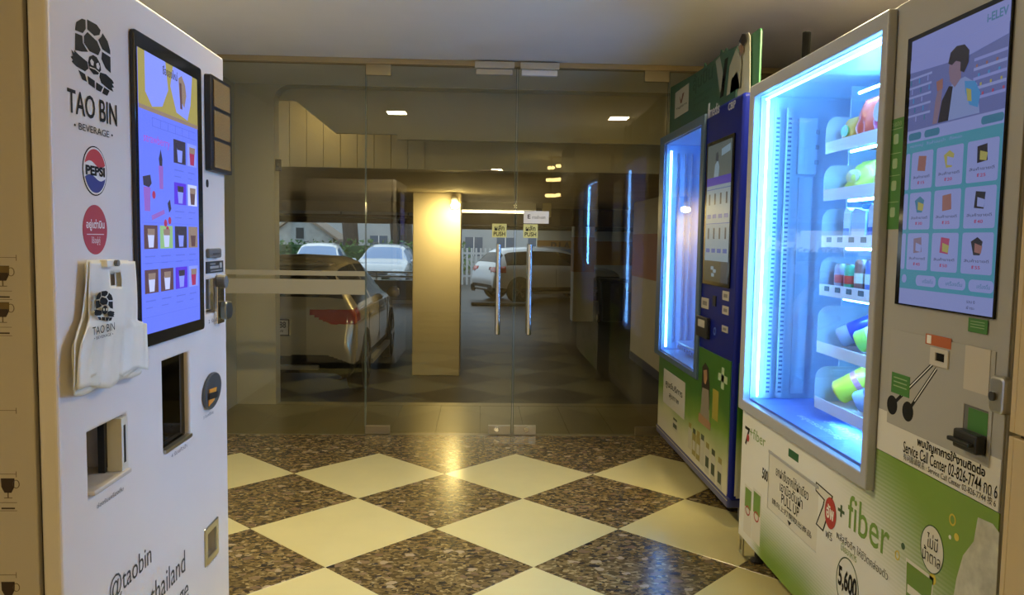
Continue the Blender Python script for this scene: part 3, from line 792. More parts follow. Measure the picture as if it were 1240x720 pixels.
def tree(x, y, h_, r_, lbl, mi, tr=0.18):
    t = thing('garden_tree', lbl, 'tree', (x, y, FZ), group='trees outside the car park')
    M().tube([(x, y, FZ), (x + 0.1, y, FZ + h_ * 0.4), (x - 0.05, y + 0.1, FZ + h_ * 0.8), (x, y, FZ + h_)], tr, 10).build('trunk', mat('bark', (0.06, 0.05, 0.045), 0.9, noise=0.3, nscale=12), t)
    for k in range(3):
        a = k * 2.1
        M().tube([(x, y, FZ + h_ * 0.6), (x + math.cos(a) * 0.6, y + math.sin(a) * 0.6, FZ + h_ * 0.8), (x + math.cos(a) * 1.2, y + math.sin(a) * 1.2, FZ + h_)], tr * 0.35, 6).build('branch', mat('bark', (0.06, 0.05, 0.045), 0.9), t)
    leaf_cloud('crown', leafs[mi], t, [((x, y, FZ + h_), (r_, r_, r_ * 0.8)), ((x - r_ * 0.6, y - 0.3, FZ + h_ * 0.8), (r_ * 0.7, r_ * 0.7, r_ * 0.6)), ((x + r_ * 0.6, y, FZ + h_ * 0.75), (r_ * 0.7, r_ * 0.7, r_ * 0.6))], 1500, 0.12)
tree(-6.0, 36.0, 4.2, 0.9, 'dark leafy tree rising behind the parked white car', 0, 0.35)
tree(-4.3, 40.5, 4.4, 1.0, 'leafy tree with thick trunk between the two front facing cars', 1, 0.42)
tree(-3.5, 36.0, 4.6, 0.9, 'tree with slim dark trunk behind the silver car', 1, 0.3)
tree(-12.2, 39.5, 3.4, 1.4, 'pale green tree beside the gabled shed', 2, 0.2)
tree(-1.9, 38.6, 4.0, 0.8, 'leafy tree behind the cream pillar edge', 0, 0.25)
hd_ = thing('clipped_hedge', 'long clipped green hedge behind the front facing cars', 'hedge', (-7, 33.5, FZ))
M().box(-14, -1.0, 33.2, 34.2, FZ, 0.95).build('hedge_core', leafs[0], hd_)
leaf_cloud('foliage', leafs[1], hd_, [((-13 + k * 0.75, 33.5, 0.3), (0.7, 0.75, 0.95)) for k in range(17)], 5000, 0.09)
sh_ = thing('gabled_shed', 'small pale shed with pointed gable behind the hedge', 'shed', (-8.5, 38.0, FZ))
FSd = faceYm(37.0)
M(FSd).pr([(-9.9, FZ), (-6.9, FZ), (-6.9, 1.25), (-8.45, 2.35), (-9.9, 1.25)], -2.5, 0.0).build('wall', mat('shed_wall', (0.42, 0.44, 0.44), 0.7, noise=0.15, nscale=3), sh_)
for s_ in (-1, 1):
    x0 = -8.45; x1 = -10.2 if s_ < 0 else -6.6
    M(FSd).pr([(x0, 2.36), (x1, 1.07), (x1, 1.19), (x0, 2.50)], -2.7, 0.2).build('roof', mat('shed_roof', (0.30, 0.24, 0.19), 0.7), sh_)
M(FSd).box(-8.6, -8.25, 1.2, 1.7, 0.0, 0.02).build('vent', mat('shed_vent', (0.06, 0.06, 0.06), 0.6), sh_)
tb = thing('town_building', 'pale grey building far behind the trees', 'building', (-3, 52, FZ))
FT = faceYm(50.0)
M(FT).box(-14, 6, FZ, 7.5, -3, 0.0).build('wall', mat('far_wall', (0.40, 0.42, 0.43), 0.8, noise=0.05, nscale=1), tb)
for k in range(9):
    for z0 in (0.2, 2.2):
        wo = M(FT).box(-13 + k * 2.0, -11.9 + k * 2.0, z0, z0 + 1.2, 0.0, 0.03).build('window', mat('far_glass', (0.10, 0.14, 0.2), 0.2), tb)
        M(FT).box(-12.48 + k * 2.0, -12.42 + k * 2.0, z0, z0 + 1.2, 0.03, 0.05).build('mullion', WHITE, wo)
tag(M().box(-60, 60, 45, 120, FZ - 0.2, FZ - 0.01).build('ground_outside', mat('asphalt', (0.12, 0.12, 0.12), 0.8)), kind='structure')
fn = thing('white_railing', 'white upright railing fence beyond the white hatchback', 'fence', (-0.2, 31, FZ))
for k in range(14):
    M().box(-1.3 + k * 0.18, -1.22 + k * 0.18, 31.0, 31.05, FZ, 0.95).build('slat', mat('fence_white', (0.62, 0.64, 0.66), 0.6), fn)
for z in (-0.2, 0.7): M().box(-1.4, 1.3, 31.05, 31.1, z, z + 0.08).build('rail', mat('fence_white', (0.62, 0.64, 0.66), 0.6), fn)
# ------------------------------------------------------------------ white beverage machine
LX = -0.85
LF = faceXp(LX)
LY0, LY1, LH = 1.600, 2.655, 1.915
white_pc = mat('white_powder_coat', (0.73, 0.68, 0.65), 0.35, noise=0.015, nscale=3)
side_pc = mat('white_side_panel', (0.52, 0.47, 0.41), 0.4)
bev = thing('beverage_vending_machine', 'tall white beverage vending machine with a big blue touch screen', 'vending machine', (-1.30, (LY0 + LY1) / 2, 0))
def lq(*a, h=0.0): return LF.q(*a, h=h)
niche = lq((107, 521), (153, 503), (154, 574), (107, 599))
slot = lq((197, 436), (230, 426), (230, 528), (198, 545))
cashq = lq((250, 337), (272, 337), (272, 376), (250, 379))
coin = LF.at(253, 477)
ovalq = lq((249, 640), (262, 634), (262, 670), (249, 677))
holes = [niche, slot, ovalq, cashq]
M(LF).plate(LY0, LY1, 0.06, LH, holes, -0.04, 0.0).build('door', white_pc, bev, bevel=0.010, seg=3)
M(LF).box(LY0 + 0.012, LY1 - 0.012, 0.08, LH - 0.012, -0.0405, -0.0402).build('door_gasket', BLACK, bev) if False else None
bm_ = M(LF).plate(LY0 + 0.004, LY1 - 0.004, 0.06, LH - 0.004, holes, -0.16, -0.05)
bm_.box(LY0 + 0.004, LY1 - 0.004, 0.06, LH - 0.004, -0.90, -0.30)
bm_.plate(LY0 + 0.004, LY1 - 0.004, 0.06, LH - 0.004, [niche, (slot[0], slot[1], slot[2], slot[3])], -0.30, -0.16)
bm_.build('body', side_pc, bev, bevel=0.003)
M(LF).plate(LY0 + 0.02, LY1 - 0.02, 0.07, LH - 0.02, holes, -0.05, -0.04).build('gasket', BLACK, bev)
M(LF).box(LY0 + 0.03, LY1 - 0.03, 0.0, 0.06, -0.86, -0.06).build('plinth', BLACK, bev)

# screen
bz = lq((154, 37), (240.5, 80), (242, 400), (165, 421))
lit = lq((160.5, 58), (234.5, 96), (235.5, 388), (165.5, 405))
lb = M(LF).rr(*bz, 0.012, 0.0, 0.012).build('screen', GLOSSBLACK, bev, bevel=0.003)
sblue = glow('screen_blue', (0.135, 0.20, 1.0), 1.0)
pic = M(LF).box(*lit, 0.0122, 0.0128).build('display', sblue, lb)
HS = 0.0130
def scr(x0, y0, x1, y1, m, name='tile_image', h=HS): return dec(LF, sub(lit, x0, y0, x1, y1), m, lb, name, h, 0.0003)
def scp(pts, m, name='picture', h=HS + 0.0004): return M(LF).pr(spts(lit, pts), h, h + 0.0003).build(name, m, lb)
g_yel = glow('screen_yellow', (0.42, 0.36, 0.10), 0.85)
g_lav = glow('screen_lavender', (0.24, 0.31, 1.0), 1.0)
g_dk = glow('screen_dark', (0.035, 0.03, 0.06), 1.0)
g_brn = glow('screen_brown', (0.10, 0.05, 0.06), 1.0)
g_tan = glow('screen_tan', (0.30, 0.22, 0.18), 0.9)
g_pnk = glow('screen_pink', (0.30, 0.13, 0.62), 0.9)
g_red = glow('screen_red', (0.40, 0.03, 0.12), 0.9)
g_grn = glow('screen_green', (0.30, 0.55, 0.25), 0.9)
g_pur = glow('screen_violet', (0.09, 0.03, 0.75), 1.0)
g_lin = glow('screen_line', (0.10, 0.15, 0.80), 1.0)
g_wht = glow('screen_white', (0.55, 0.62, 1.0), 1.0)
scr(0, 0.0, 1, 0.19, g_yel, 'banner')
scp([(0.10, 0.0), (0.42, 0.0), (0.46, 0.10), (0.36, 0.17), (0.20, 0.185), (0.10, 0.14)], g_lav)
scp([(0.55, 0.0), (0.90, 0.0), (0.86, 0.12), (0.80, 0.185), (0.60, 0.17), (0.50, 0.08)], g_lav)
scp([(0.64, 0.035), (0.70, 0.02), (0.76, 0.05), (0.78, 0.09), (0.74, 0.14), (0.66, 0.11)], g_tan, h=HS + 0.0008)
scp([(0.655, 0.05), (0.69, 0.05), (0.70, 0.15), (0.665, 0.15)], g_brn, h=HS + 0.0012)
text(LF, 'ชื่อของใหม่', sub(lit, 0.37, 0.015, 0.62, 0.05), g_dk, lb, HS + 0.0012, bold=0.02)
scr(0, 0.19, 1, 0.205, g_tan, 'strip', HS + 0.0006)
for k in range(6):
    x0 = 0.20 + k * 0.125
    for (a, b, c, d) in ((x0, 0.222, x0 + 0.006, 0.255), (x0, 0.222, x0 + 0.125, 0.2245), (x0, 0.2525, x0 + 0.125, 0.255)):
        scr(a, b, c, d, g_lin, 'tab_line')
text(LF, 'strawberry', sub(lit, 0.06, 0.285, 0.47, 0.325), glow('screen_text_red', (0.38, 0.08, 0.62), 1.0), lb, HS + 0.001)
# left feature picture: dark jar with pink drinks
scp([(0.29, 0.365), (0.32, 0.33), (0.345, 0.365), (0.34, 0.39), (0.30, 0.39)], g_dk)
scp([(0.285, 0.39), (0.355, 0.39), (0.35, 0.475), (0.295, 0.475)], g_pnk)
scp([(0.04, 0.44), (0.15, 0.43), (0.17, 0.46), (0.13, 0.475), (0.05, 0.47)], g_dk)
scp([(0.05, 0.475), (0.15, 0.475), (0.14, 0.56), (0.06, 0.56)], g_pnk)
scp([(0.42, 0.525), (0.46, 0.51), (0.48, 0.545), (0.445, 0.56)], g_dk)
scp([(0.16, 0.575), (0.36, 0.55), (0.37, 0.565), (0.17, 0.592)], g_pnk)
for cx, cy in ((0.38, 0.60), (0.45, 0.59), (0.41, 0.625), (0.20, 0.50)):
    M(LF).ell(lit[0] + (lit[1] - lit[0]) * cx, lit[3] - (lit[3] - lit[2]) * cy, 0.010, 0.010, HS + 0.0006, HS + 0.001, 12).build('picture', g_red, lb)
# product tiles
cols = ((0.045, 0.25), (0.29, 0.50), (0.54, 0.755), (0.79, 0.965))
tiles = [(2, 0.275, 0.365, g_dk), (3, 0.275, 0.365, g_lav), (2, 0.44, 0.525, g_pur), (3, 0.44, 0.525, g_wht),
         (0, 0.61, 0.695, g_brn), (1, 0.61, 0.695, g_grn), (2, 0.61, 0.695, g_dk), (3, 0.61, 0.695, g_tan),
         (0, 0.77, 0.855, g_brn), (1, 0.77, 0.855, g_brn), (2, 0.77, 0.855, g_pur), (3, 0.77, 0.855, g_lav)]
for c, y0, y1, m_ in tiles:
    x0, x1 = cols[c]
    scr(x0, y0, x1, y1, m_, 'drink_tile')
    xm = (x0 + x1) / 2; h_ = y1 - y0
    cup = {0: g_wht, 1: g_wht, 2: g_lav, 3: g_brn}[c] if m_ is not g_lav else g_red
    scp([(xm - 0.05, y0 + h_ * 0.35), (xm + 0.05, y0 + h_ * 0.35), (xm + 0.035, y1 - h_ * 0.06), (xm - 0.035, y1 - h_ * 0.06)], cup)
    scp([(xm - 0.055, y0 + h_ * 0.15), (xm + 0.055, y0 + h_ * 0.15), (xm + 0.05, y0 + h_ * 0.42), (xm - 0.05, y0 + h_ * 0.42)], g_tan if c != 2 else g_dk, h=HS + 0.001)
    scr(x0 + 0.01, y1 + 0.025, x1 - 0.04, y1 + 0.03, g_lin, 'caption')
    scr(x0 + 0.01, y1 + 0.05, x1 - 0.09, y1 + 0.054, g_lin, 'caption')
for yy in (0.60, 0.745, 0.94):
    scr(0.02, yy, 0.98, yy + 0.0015, g_lin, 'divider')

# logo: the shell emblem and lettering
lg = lq((85, 16), (137, 38), (137, 116), (85, 104))
def emb(pts, rect, parent, h=0.0006, face=LF, m=INK): return M(face).pr(spts(rect, pts), h, h + 0.0005).build('emblem_piece', m, parent)
EMB = [
    [(0.14, 0.12), (0.26, 0.03), (0.34, 0.02), (0.34, 0.15), (0.27, 0.23), (0.11, 0.24)],
    [(0.38, 0.0), (0.60, 0.0), (0.69, 0.05), (0.66, 0.13), (0.54, 0.18), (0.38, 0.14)],
    [(0.74, 0.08), (0.86, 0.16), (0.92, 0.28), (0.92, 0.34), (0.73, 0.32), (0.63, 0.21), (0.71, 0.14)],
    [(0.38, 0.18), (0.52, 0.22), (0.60, 0.24), (0.68, 0.34), (0.62, 0.44), (0.42, 0.44), (0.30, 0.36), (0.30, 0.26)],
    [(0.11, 0.28), (0.26, 0.27), (0.27, 0.37), (0.38, 0.46), (0.24, 0.50), (0.10, 0.52)],
    [(0.72, 0.36), (0.92, 0.38), (0.92, 0.62), (0.80, 0.58), (0.70, 0.47)],
    # arms
    [(0.02, 0.54), (0.08, 0.57), (0.08, 0.53), (0.16, 0.56), (0.36, 0.61), (0.38, 0.70), (0.30, 0.76), (0.12, 0.74), (0.02, 0.70), (0.05, 0.67), (0.0, 0.64), (0.05, 0.61)],
    [(0.66, 0.68), (0.80, 0.67), (0.96, 0.72), (1.0, 0.76), (0.95, 0.78), (1.0, 0.82), (0.94, 0.84), (0.98, 0.89), (0.86, 0.88), (0.68, 0.83), (0.64, 0.75)],
    # lower shell
    [(0.16, 0.78), (0.30, 0.80), (0.34, 0.90), (0.24, 0.89)],
    [(0.36, 0.81), (0.52, 0.84), (0.52, 0.95), (0.38, 0.92)],
    [(0.56, 0.85), (0.72, 0.88), (0.66, 0.97), (0.55, 0.96)],
    [(0.75, 0.88), (0.88, 0.90), (0.82, 0.99), (0.70, 0.98)],
    # head
    [(0.50, 0.47), (0.58, 0.48), (0.66, 0.55), (0.68, 0.64), (0.60, 0.73), (0.50, 0.75), (0.41, 0.70), (0.38, 0.61), (0.41, 0.52)],
]
lo_ = M(LF)
em = thing('logo', None, None) if False else None
first = M(LF).pr(spts(lg, EMB[0]), 0.0006, 0.0011).build('shell_emblem', INK, bev)
for e in EMB[1:]: emb(e, lg, first)
for pts in ([(0.45, 0.54), (0.50, 0.57), (0.49, 0.63), (0.44, 0.63), (0.42, 0.58)], [(0.56, 0.58), (0.61, 0.55), (0.64, 0.60), (0.62, 0.65), (0.57, 0.64)], [(0.40, 0.665), (0.53, 0.66), (0.64, 0.69), (0.63, 0.70), (0.53, 0.675), (0.41, 0.68)]):
    emb(pts, lg, first, 0.0013, m=white_pc)
text(LF, 'TAO BIN', lq((81, 107), (141, 126), (141, 150), (81, 139)), INK, bev, 0.0012, bold=0.012)
text(LF, '• BEVERAGE •', lq((89, 149), (136, 158), (136, 168), (89, 155)), INK, bev, 0.0012)
# round soft drink badge
c0 = LF.at(114.5, 207); e1_, e2_ = LF.at(129.5, 207), LF.at(114.5, 236)
ra, rb = (e1_[0] - LF.at(99.5, 207)[0]) / 2, c0[1] - e2_[1]
rr_ = (ra + rb) / 2
red_p = mat('badge_red', (0.50, 0.035, 0.03), 0.45); blue_p = mat('badge_blue', (0.03, 0.035, 0.22), 0.45); wht_p = mat('badge_white', (0.78, 0.77, 0.76), 0.45)
bd = M(LF).ell(c0[0], c0[1], rr_, rr_, 0.0004, 0.001, 40).build('round_badge', INK, bev)
M(LF).ell(c0[0], c0[1], rr_ * 0.95, rr_ * 0.95, 0.001, 0.0014, 40).build('badge_field', wht_p, bd)
def cap(lo, hi, m_, wav):
    pts = []
    for k in range(21):
        t = R(lo + (hi - lo) * k / 20); pts.append((c0[0] + rr_ * 0.88 * math.cos(t), c0[1] + rr_ * 0.88 * math.sin(t)))
    n = 10; p0, p1 = pts[-1], pts[0]
    for k in range(1, n):
        s = k / n; x = p0[0] + (p1[0] - p0[0]) * s; y = p0[1] + (p1[1] - p0[1]) * s + wav * math.sin(s * 2 * math.pi) * rr_ * 0.12
        pts.append((x, y))
    M(LF).pr(pts, 0.0014, 0.0018).build('badge_wave', m_, bd)
cap(18, 162, red_p, 1); cap(198, 342, blue_p, -1)
text(LF, 'PEPSI', (c0[0] - rr_ * 0.80, c0[0] + rr_ * 0.80, c0[1] - rr_ * 0.20, c0[1] + rr_ * 0.20), INK, bd, 0.0022, bold=0.05)
# red round sticker
c1 = LF.at(115, 278); r1_ = c1[1] - LF.at(115, 308)[1]
rd = M(LF).ell(c1[0], c1[1], r1_, r1_, 0.0004, 0.001, 40).build('red_round_sticker', mat('sticker_red', (0.42, 0.035, 0.04), 0.5), bev)
text(LF, 'อยู่เต่าบิน', (c1[0] - r1_ * 0.75, c1[0] + r1_ * 0.75, c1[1] - r1_ * 0.05, c1[1] + r1_ * 0.42), WHITE, rd, 0.0016, bold=0.02)
text(LF, 'ใช้อยู่คู่', (c1[0] - r1_ * 0.35, c1[0] + r1_ * 0.35, c1[1] - r1_ * 0.62, c1[1] - r1_ * 0.28), WHITE, rd, 0.0016)
M(LF).box(c1[0] - r1_ * 0.7, c1[0] + r1_ * 0.7, c1[1] - r1_ * 0.2, c1[1] - r1_ * 0.17, 0.001, 0.0014).build('sticker_line', WHITE, rd)

# speaker panel with three grilles
sp_ = lq((247.5, 90), (273, 103), (273.5, 213), (247.5, 205))
spo = M(LF).rr(*sp_, 0.008, 0.0, 0.02).build('speaker_panel', BLACK, bev, bevel=0.002)
cork = mat('speaker_cloth', (0.20, 0.12, 0.035), 0.9, noise=0.25, nscale=220)
for k in range(3):
    a0, a1, b0, b1 = sub(sp_, 0.12, 0.04 + k * 0.32, 0.88, 0.32 + k * 0.32)
    M(LF).rr(a0, a1, b0, b1, 0.004, 0.02, 0.0225).build('grille', cork, spo)
# key hole, card slot, card plate, cash acceptor
kx = LF.at(250.5, 222); M(LF).ell(kx[0], kx[1], 0.008, 0.012, 0, 0.003, 16).build('keyhole', BLACK, bev)
csq = lq((249, 301), (264, 300), (264, 312), (249, 312))
gp = mat('grey_plastic', (0.13, 0.13, 0.13), 0.45)
cs = M(LF).rr(*csq, 0.008, 0, 0.012).build('card_slot', gp, bev, bevel=0.003)
M(LF).box(*sub(csq, 0.3, 0.5, 0.85, 0.62), 0.012, 0.0125).build('slit', BLACK, cs)
cpq = lq((249, 317), (269, 315), (269, 329), (249, 331))
cp_ = M(LF).box(*cpq, 0, 0.004).build('instruction_plate', mat('plate_black', (0.03, 0.03, 0.032), 0.35), bev)
for x0, y0, x1, y1 in ((0.18, 0.18, 0.5, 0.26), (0.18, 0.4, 0.7, 0.62), (0.76, 0.15, 0.9, 0.6), (0.2, 0.78, 0.9, 0.86)):
    M(LF).box(*sub(cpq, x0, y0, x1, y1), 0.004, 0.0044).build('plate_print', mat('plate_print', (0.35, 0.35, 0.34), 0.5), cp_)
M(LF).box(*cashq, -0.10, -0.09).build('cash_recess', BLACK, bev)
M(LF).box(cashq[0] + 0.02, cashq[0] + 0.06, cashq[2], cashq[3] - 0.03, -0.09, -0.05).build('note_guide', mat('olive_plastic', (0.05, 0.05, 0.035), 0.4), bev)
lk_ = lq((267, 346), (276, 346), (276, 390), (267, 392), h=0.02)
lkk = M(LF).box(lk_[0], lk_[1] - 0.01, lk_[2], lk_[3], 0.0, 0.012).build('lock_plate', CHROME, bev, bevel=0.002)
M(LF).rr(lk_[0] + 0.012, lk_[1] + 0.006, lk_[2] + 0.012, lk_[3] - 0.05, 0.02, 0.012, 0.035).build('padlock_cover', mat('dark_steel', (0.20, 0.21, 0.19), 0.3, 0.9), lkk, bevel=0.006)
M(LF).cyl(((lk_[0] + lk_[1]) / 2 - 0.005, lk_[3] + 0.015, 0.0), ((lk_[0] + lk_[1]) / 2 - 0.005, lk_[3] + 0.015, 0.03), 0.022).build('lock_knob', gp, lkk, bevel=0.003)
for (pts_, s_) in (((252, 385, 266, 389), '2 รับเงิน'), ((207, 549, 226, 541), '4 รับแก้วน้ำ'), ((246, 505, 258, 499), '3 รับเหรียญ'), ((117, 611, 149, 592), 'ช่องรับเครื่องดื่ม'), ((250, 683, 262, 675), 'รับเหรียญทอน')):
    a0, b0 = LF.at(pts_[0], pts_[1]); a1, b1 = LF.at(pts_[2], pts_[3]); bm2 = (b0 + b1) / 2
    text(LF, s_, (a0, a1, bm2 - 0.006, bm2 + 0.006), mat('caption_grey', (0.12, 0.12, 0.13), 0.5), bev, 0.001)
# cup niche
grey_in = mat('niche_grey', (0.40, 0.40, 0.36), 0.4)
n0, n1, n2, n3 = niche
nb = M(LF).box(n0 + 0.001, n1 - 0.001, n2 + 0.001, n3 - 0.001, -0.295, -0.285).build('cup_niche', grey_in, bev)
M(LF).box(n0 + 0.001, n1 - 0.001, n2 + 0.001, n2 + 0.012, -0.285, 0.012).build('niche_tray', side_pc, nb, bevel=0.003)
M(LF).box(n1 - 0.035, n1 - 0.004, n2 + 0.012, n3 - 0.004, -0.03, 0.004).build('perforated_strip', mat('galvanised', (0.62, 0.60, 0.52), 0.4), nb)
for k in range(14):
    zz = n2 + 0.03 + k * (n3 - n2 - 0.06) / 13
    M(LF).box(n1 - 0.024, n1 - 0.014, zz, zz + 0.008, 0.004, 0.0045).build('perforation', BLACK, nb)
M(LF).box(n1 - 0.050, n1 - 0.038, n2 + 0.012, n3 - 0.004, -0.045, -0.03).build('side_rail', BLACK, nb)
M(LF).box(n0 + 0.01, n0 + 0.12, n3 - 0.075, n3 - 0.004, -0.25, -0.14).build('nozzle_block', gp, nb, bevel=0.006)
M(LF).box(n1 - 0.11, n1 - 0.08, n2 + 0.02, n3 - 0.02, -0.285, -0.20).build('guide_post', grey_in, nb)
# dark dispensing window
s0, s1, s2, s3 = slot
db = M(LF).box(s0 + 0.001, s1 - 0.001, s2 + 0.001, s3 - 0.001, -0.295, -0.285).build('dispensing_bay', BLACK, bev)
M(LF).box(s0 + 0.001, s1 - 0.001, s2, s3, -0.022, -0.016).build('smoked_door', glass('smoked_glass', (0.10, 0.09, 0.06), 0.03), db)
M(LF).box(s0, s1, s2 - 0.006, s2 + 0.004, -0.01, 0.006).build('sill_bar', STEEL, db)
M(LF).box(s1 - 0.05, s1 - 0.04, s2 + 0.02, s3 - 0.02, -0.2, -0.18).build('rail', gp, db)
# coin return, tear shaped dark bezel with an orange flap
A_, B_ = coin
tear = [(A_ + 0.075 * math.cos(t) * (1.0 + 0.25 * math.cos(t - 0.9)), B_ + 0.055 * math.sin(t) * (1.0 + 0.2 * math.cos(t - 0.9)) + 0.010 * math.cos(t)) for t in [2 * math.pi * k / 36 for k in range(36)]]
cr = M(LF).pr(tear, 0, 0.012).build('coin_bezel', mat('charcoal_plastic', (0.07, 0.075, 0.08), 0.35), bev, bevel=0.004)
M(LF).pr([(A_ - 0.045, B_ - 0.03), (A_ + 0.005, B_ - 0.02), (A_ + 0.03, B_ + 0.018), (A_ - 0.035, B_ + 0.022)], 0.012, 0.016).build('coin_flap', mat('orange_plastic', (0.75, 0.30, 0.03), 0.35), cr, bevel=0.002)
M(LF).pr([(A_ - 0.050, B_ - 0.008), (A_ + 0.025, B_ - 0.014), (A_ + 0.032, B_ + 0.004), (A_ - 0.045, B_ + 0.012)], 0.016, 0.018).build('coin_slit', BLACK, cr)
# small oval return cup
o0, o1, o2, o3 = ovalq
oc = M(LF).plate(o0 - 0.012, o1 + 0.012, o2 - 0.012, o3 + 0.012, [(o0 + 0.01, o1 - 0.01, o2 + 0.012, o3 - 0.012)], -0.002, 0.005).build('return_cup', STEEL, bev, bevel=0.004)
M(LF).box(o0 + 0.001, o1 - 0.001, o2 + 0.001, o3 - 0.001, -0.155, -0.145).build('cup_back', gp, oc)
M(LF).box(o0 + 0.001, o1 - 0.02, o2 + 0.02, o3 - 0.03, -0.06, -0.05).build('cup_flap', mat('brass_flap', (0.45, 0.42, 0.28), 0.35, 0.3), oc)
# web lettering at the bottom
txg = mat('lettering_charcoal', (0.045, 0.045, 0.05), 0.5)
a0, _ = LF.at(132, 705); a1, b1 = LF.at(183, 680)
hgt = 0.062
text(LF, '@taobin', (a0, a1, b1 - 0.016, b1 + 0.055), txg, bev, 0.001)
a1, b1 = LF.at(224, 690); aw = LF.at(180, 712)[0]
text(LF, 'taobin.thailand', (a1 - (a1 - aw) / 8.0 * 14.6, a1, b1 - 0.002, b1 + 0.062), txg, bev, 0.001)
a1, b1 = LF.at(228, 722)
text(LF, 'taobin beverage', (a1 - (a1 - aw) / 8.0 * 15.5, a1, b1 - 0.018, b1 + 0.062), txg, bev, 0.001)

# side panel graphics: drinks menu on the panel facing the room
LS_ = faceYm(LY0 + 0.004)
ln_m = mat('menu_line', (0.16, 0.12, 0.08), 0.5)
cof = mat('print_coffee', (0.035, 0.018, 0.010), 0.5); milk = mat('print_milk_tea', (0.16, 0.105, 0.03), 0.5)
for (ly, kind) in ((306, None), (491, None), (568, None), (690, None)):
    a1, b_ = LS_.at(20, ly + 6)
    M(LS_).box(a1 - 0.10, a1, b_, b_ + 0.001, 0, 0.0005).build('menu_line', ln_m, bev)
    M(LS_).box(a1 - 0.001, a1, b_ - 0.006, b_ + 0.006, 0, 0.0005).build('menu_line', ln_m, bev)
for (cx, cy, two) in ((3, 330, True), (3, 374, True), (9.5, 587, False), (10, 712, False)):
    a_, b_ = LS_.at(cx, cy)
    k = 0.0135
    cp2 = M(LS_).pr([(a_ - k, b_ + 0.014), (a_ + k, b_ + 0.014), (a_ + k * 0.95, b_ - 0.004), (a_ + k * 0.5, b_ - 0.016), (a_ - k * 0.5, b_ - 0.016), (a_ - k * 0.95, b_ - 0.004)], 0, 0.0005).build('cup_print', cof, bev)
    if two: M(LS_).box(a_ - k, a_ + k, b_ + 0.0, b_ + 0.013, 0.0005, 0.0009).build('cup_foam', milk, cp2)
    M(LS_).ring(a_ + k + 0.003, b_ + 0.002, 0.007, 0.009, 0.0015, 0, 0.0005, 16).build('cup_handle', ln_m, cp2)
    M(LS_).box(a_ - 0.0012, a_ + 0.0012, b_ - 0.026, b_ - 0.016, 0, 0.0005).build('cup_stem', ln_m, cp2)
    M(LS_).box(a_ - 0.008, a_ + 0.008, b_ - 0.0275, b_ - 0.026, 0, 0.0005).build('cup_foot', ln_m, cp2)
    for dz, ww in ((0.036, 0.019), (0.047, 0.014), (0.053, 0.019)):
        M(LS_).box(a_ - ww, a_ + ww * 0.9, b_ - dz - (0.003 if ww < 0.015 else 0.001), b_ - dz, 0, 0.0005).build('menu_caption', cof if ww < 0.015 else ln_m, cp2)

# bundle of carrier bags hung on the machine
bag = thing('carrier_bag_bundle', 'bundle of white plastic carrier bags hanging on the white machine below the red sticker', 'plastic bags', (LX + 0.01, 1.75, 0.85))
vinyl = mat('white_vinyl', (0.76, 0.74, 0.66), 0.32, noise=0.05, nscale=14)
OUTL = [(98, 316), (97, 345), (95, 372), (93, 386), (86, 402), (80, 416), (78, 432), (77, 466)]
OUTR = [(152, 316), (153, 345), (154, 372), (155, 387), (161, 390), (166.5, 391), (165, 420), (163, 445)]
def sheet(name, da, db, h0, seedv, bl, br):
    nx, ny = 26, 46
    L_ = [LF.at(*p) for p in OUTL]; R_ = [LF.at(*p) for p in OUTR]
    def lerp(P, t):
        x = t * (len(P) - 1); i = min(int(x), len(P) - 2); f = x - i
        return (P[i][0] + (P[i + 1][0] - P[i][0]) * f, P[i][1] + (P[i + 1][1] - P[i][1]) * f)
    vs = []; fs = []
    for j in range(ny + 1):
        t = j / ny
        l, r_ = lerp(L_, t), lerp(R_, t)
        for i in range(nx + 1):
            s = i / nx
            a = l[0] + (r_[0] - l[0]) * s + da; b = l[1] + (r_[1] - l[1]) * s + db
            b -= t ** 6 * 0.012 * math.sin(s * 9 + seedv) + t ** 8 * (bl * (1 - s) + br * s)
            h = h0 + 0.002 + 0.010 * t + 0.0035 * t * math.sin(s * 19 + seedv + 2.2 * t) + 0.002 * math.sin(s * 41 + 7 * t + seedv) * t + 0.003 * math.sin(t * 6 + s * 3 + seedv)
            vs.append((a, b, h))
    for j in range(ny):
        for i in range(nx):
            k = j * (nx + 1) + i
            # handle cut-out at the top middle
            if 3 <= j <= 6 and 11 <= i <= 16: continue
            fs.append((k, k + 1, k + nx + 2, k + nx + 1))
    mb = M(LF); mb.add(vs, fs)
    o = mb.build(name, vinyl, bag, smooth=True)
    sd = o.modifiers.new('thickness', 'SOLIDIFY'); sd.thickness = 0.0006
    return o
sheet('bag', -0.004, -0.004, 0.006, 0.3, 0.012, 0.0)
sheet('bag', -0.009, 0.003, 0.011, 2.1, 0.0, 0.01)
sheet('bag', 0.0, 0.0, 0.018, 4.0, 0.02, 0.0)
bl_ = lq((112, 350), (137, 354), (137, 390), (112, 390), h=0.03)
e0 = M(LF).pr(spts(bl_, EMB[0]), 0.0325, 0.0330).build('bag_emblem', INK, bag)
for e in EMB[1:]: emb(e, bl_, e0, 0.0325)
for pts in ([(0.45, 0.54), (0.50, 0.57), (0.49, 0.63), (0.44, 0.63), (0.42, 0.58)], [(0.56, 0.58), (0.61, 0.55), (0.64, 0.60), (0.62, 0.65), (0.57, 0.64)]):
    emb(pts, bl_, e0, 0.0332, m=vinyl)
text(LF, 'TAO BIN', lq((112, 394), (139, 392), (139, 402), (112, 403), h=0.036), INK, bag, 0.036)
text(LF, '• BEVERAGE •', lq((114, 406), (137, 404), (137, 407), (114, 410), h=0.037), INK, bag, 0.037)
hk = lq((113, 314), (126, 314), (126, 322), (113, 323))
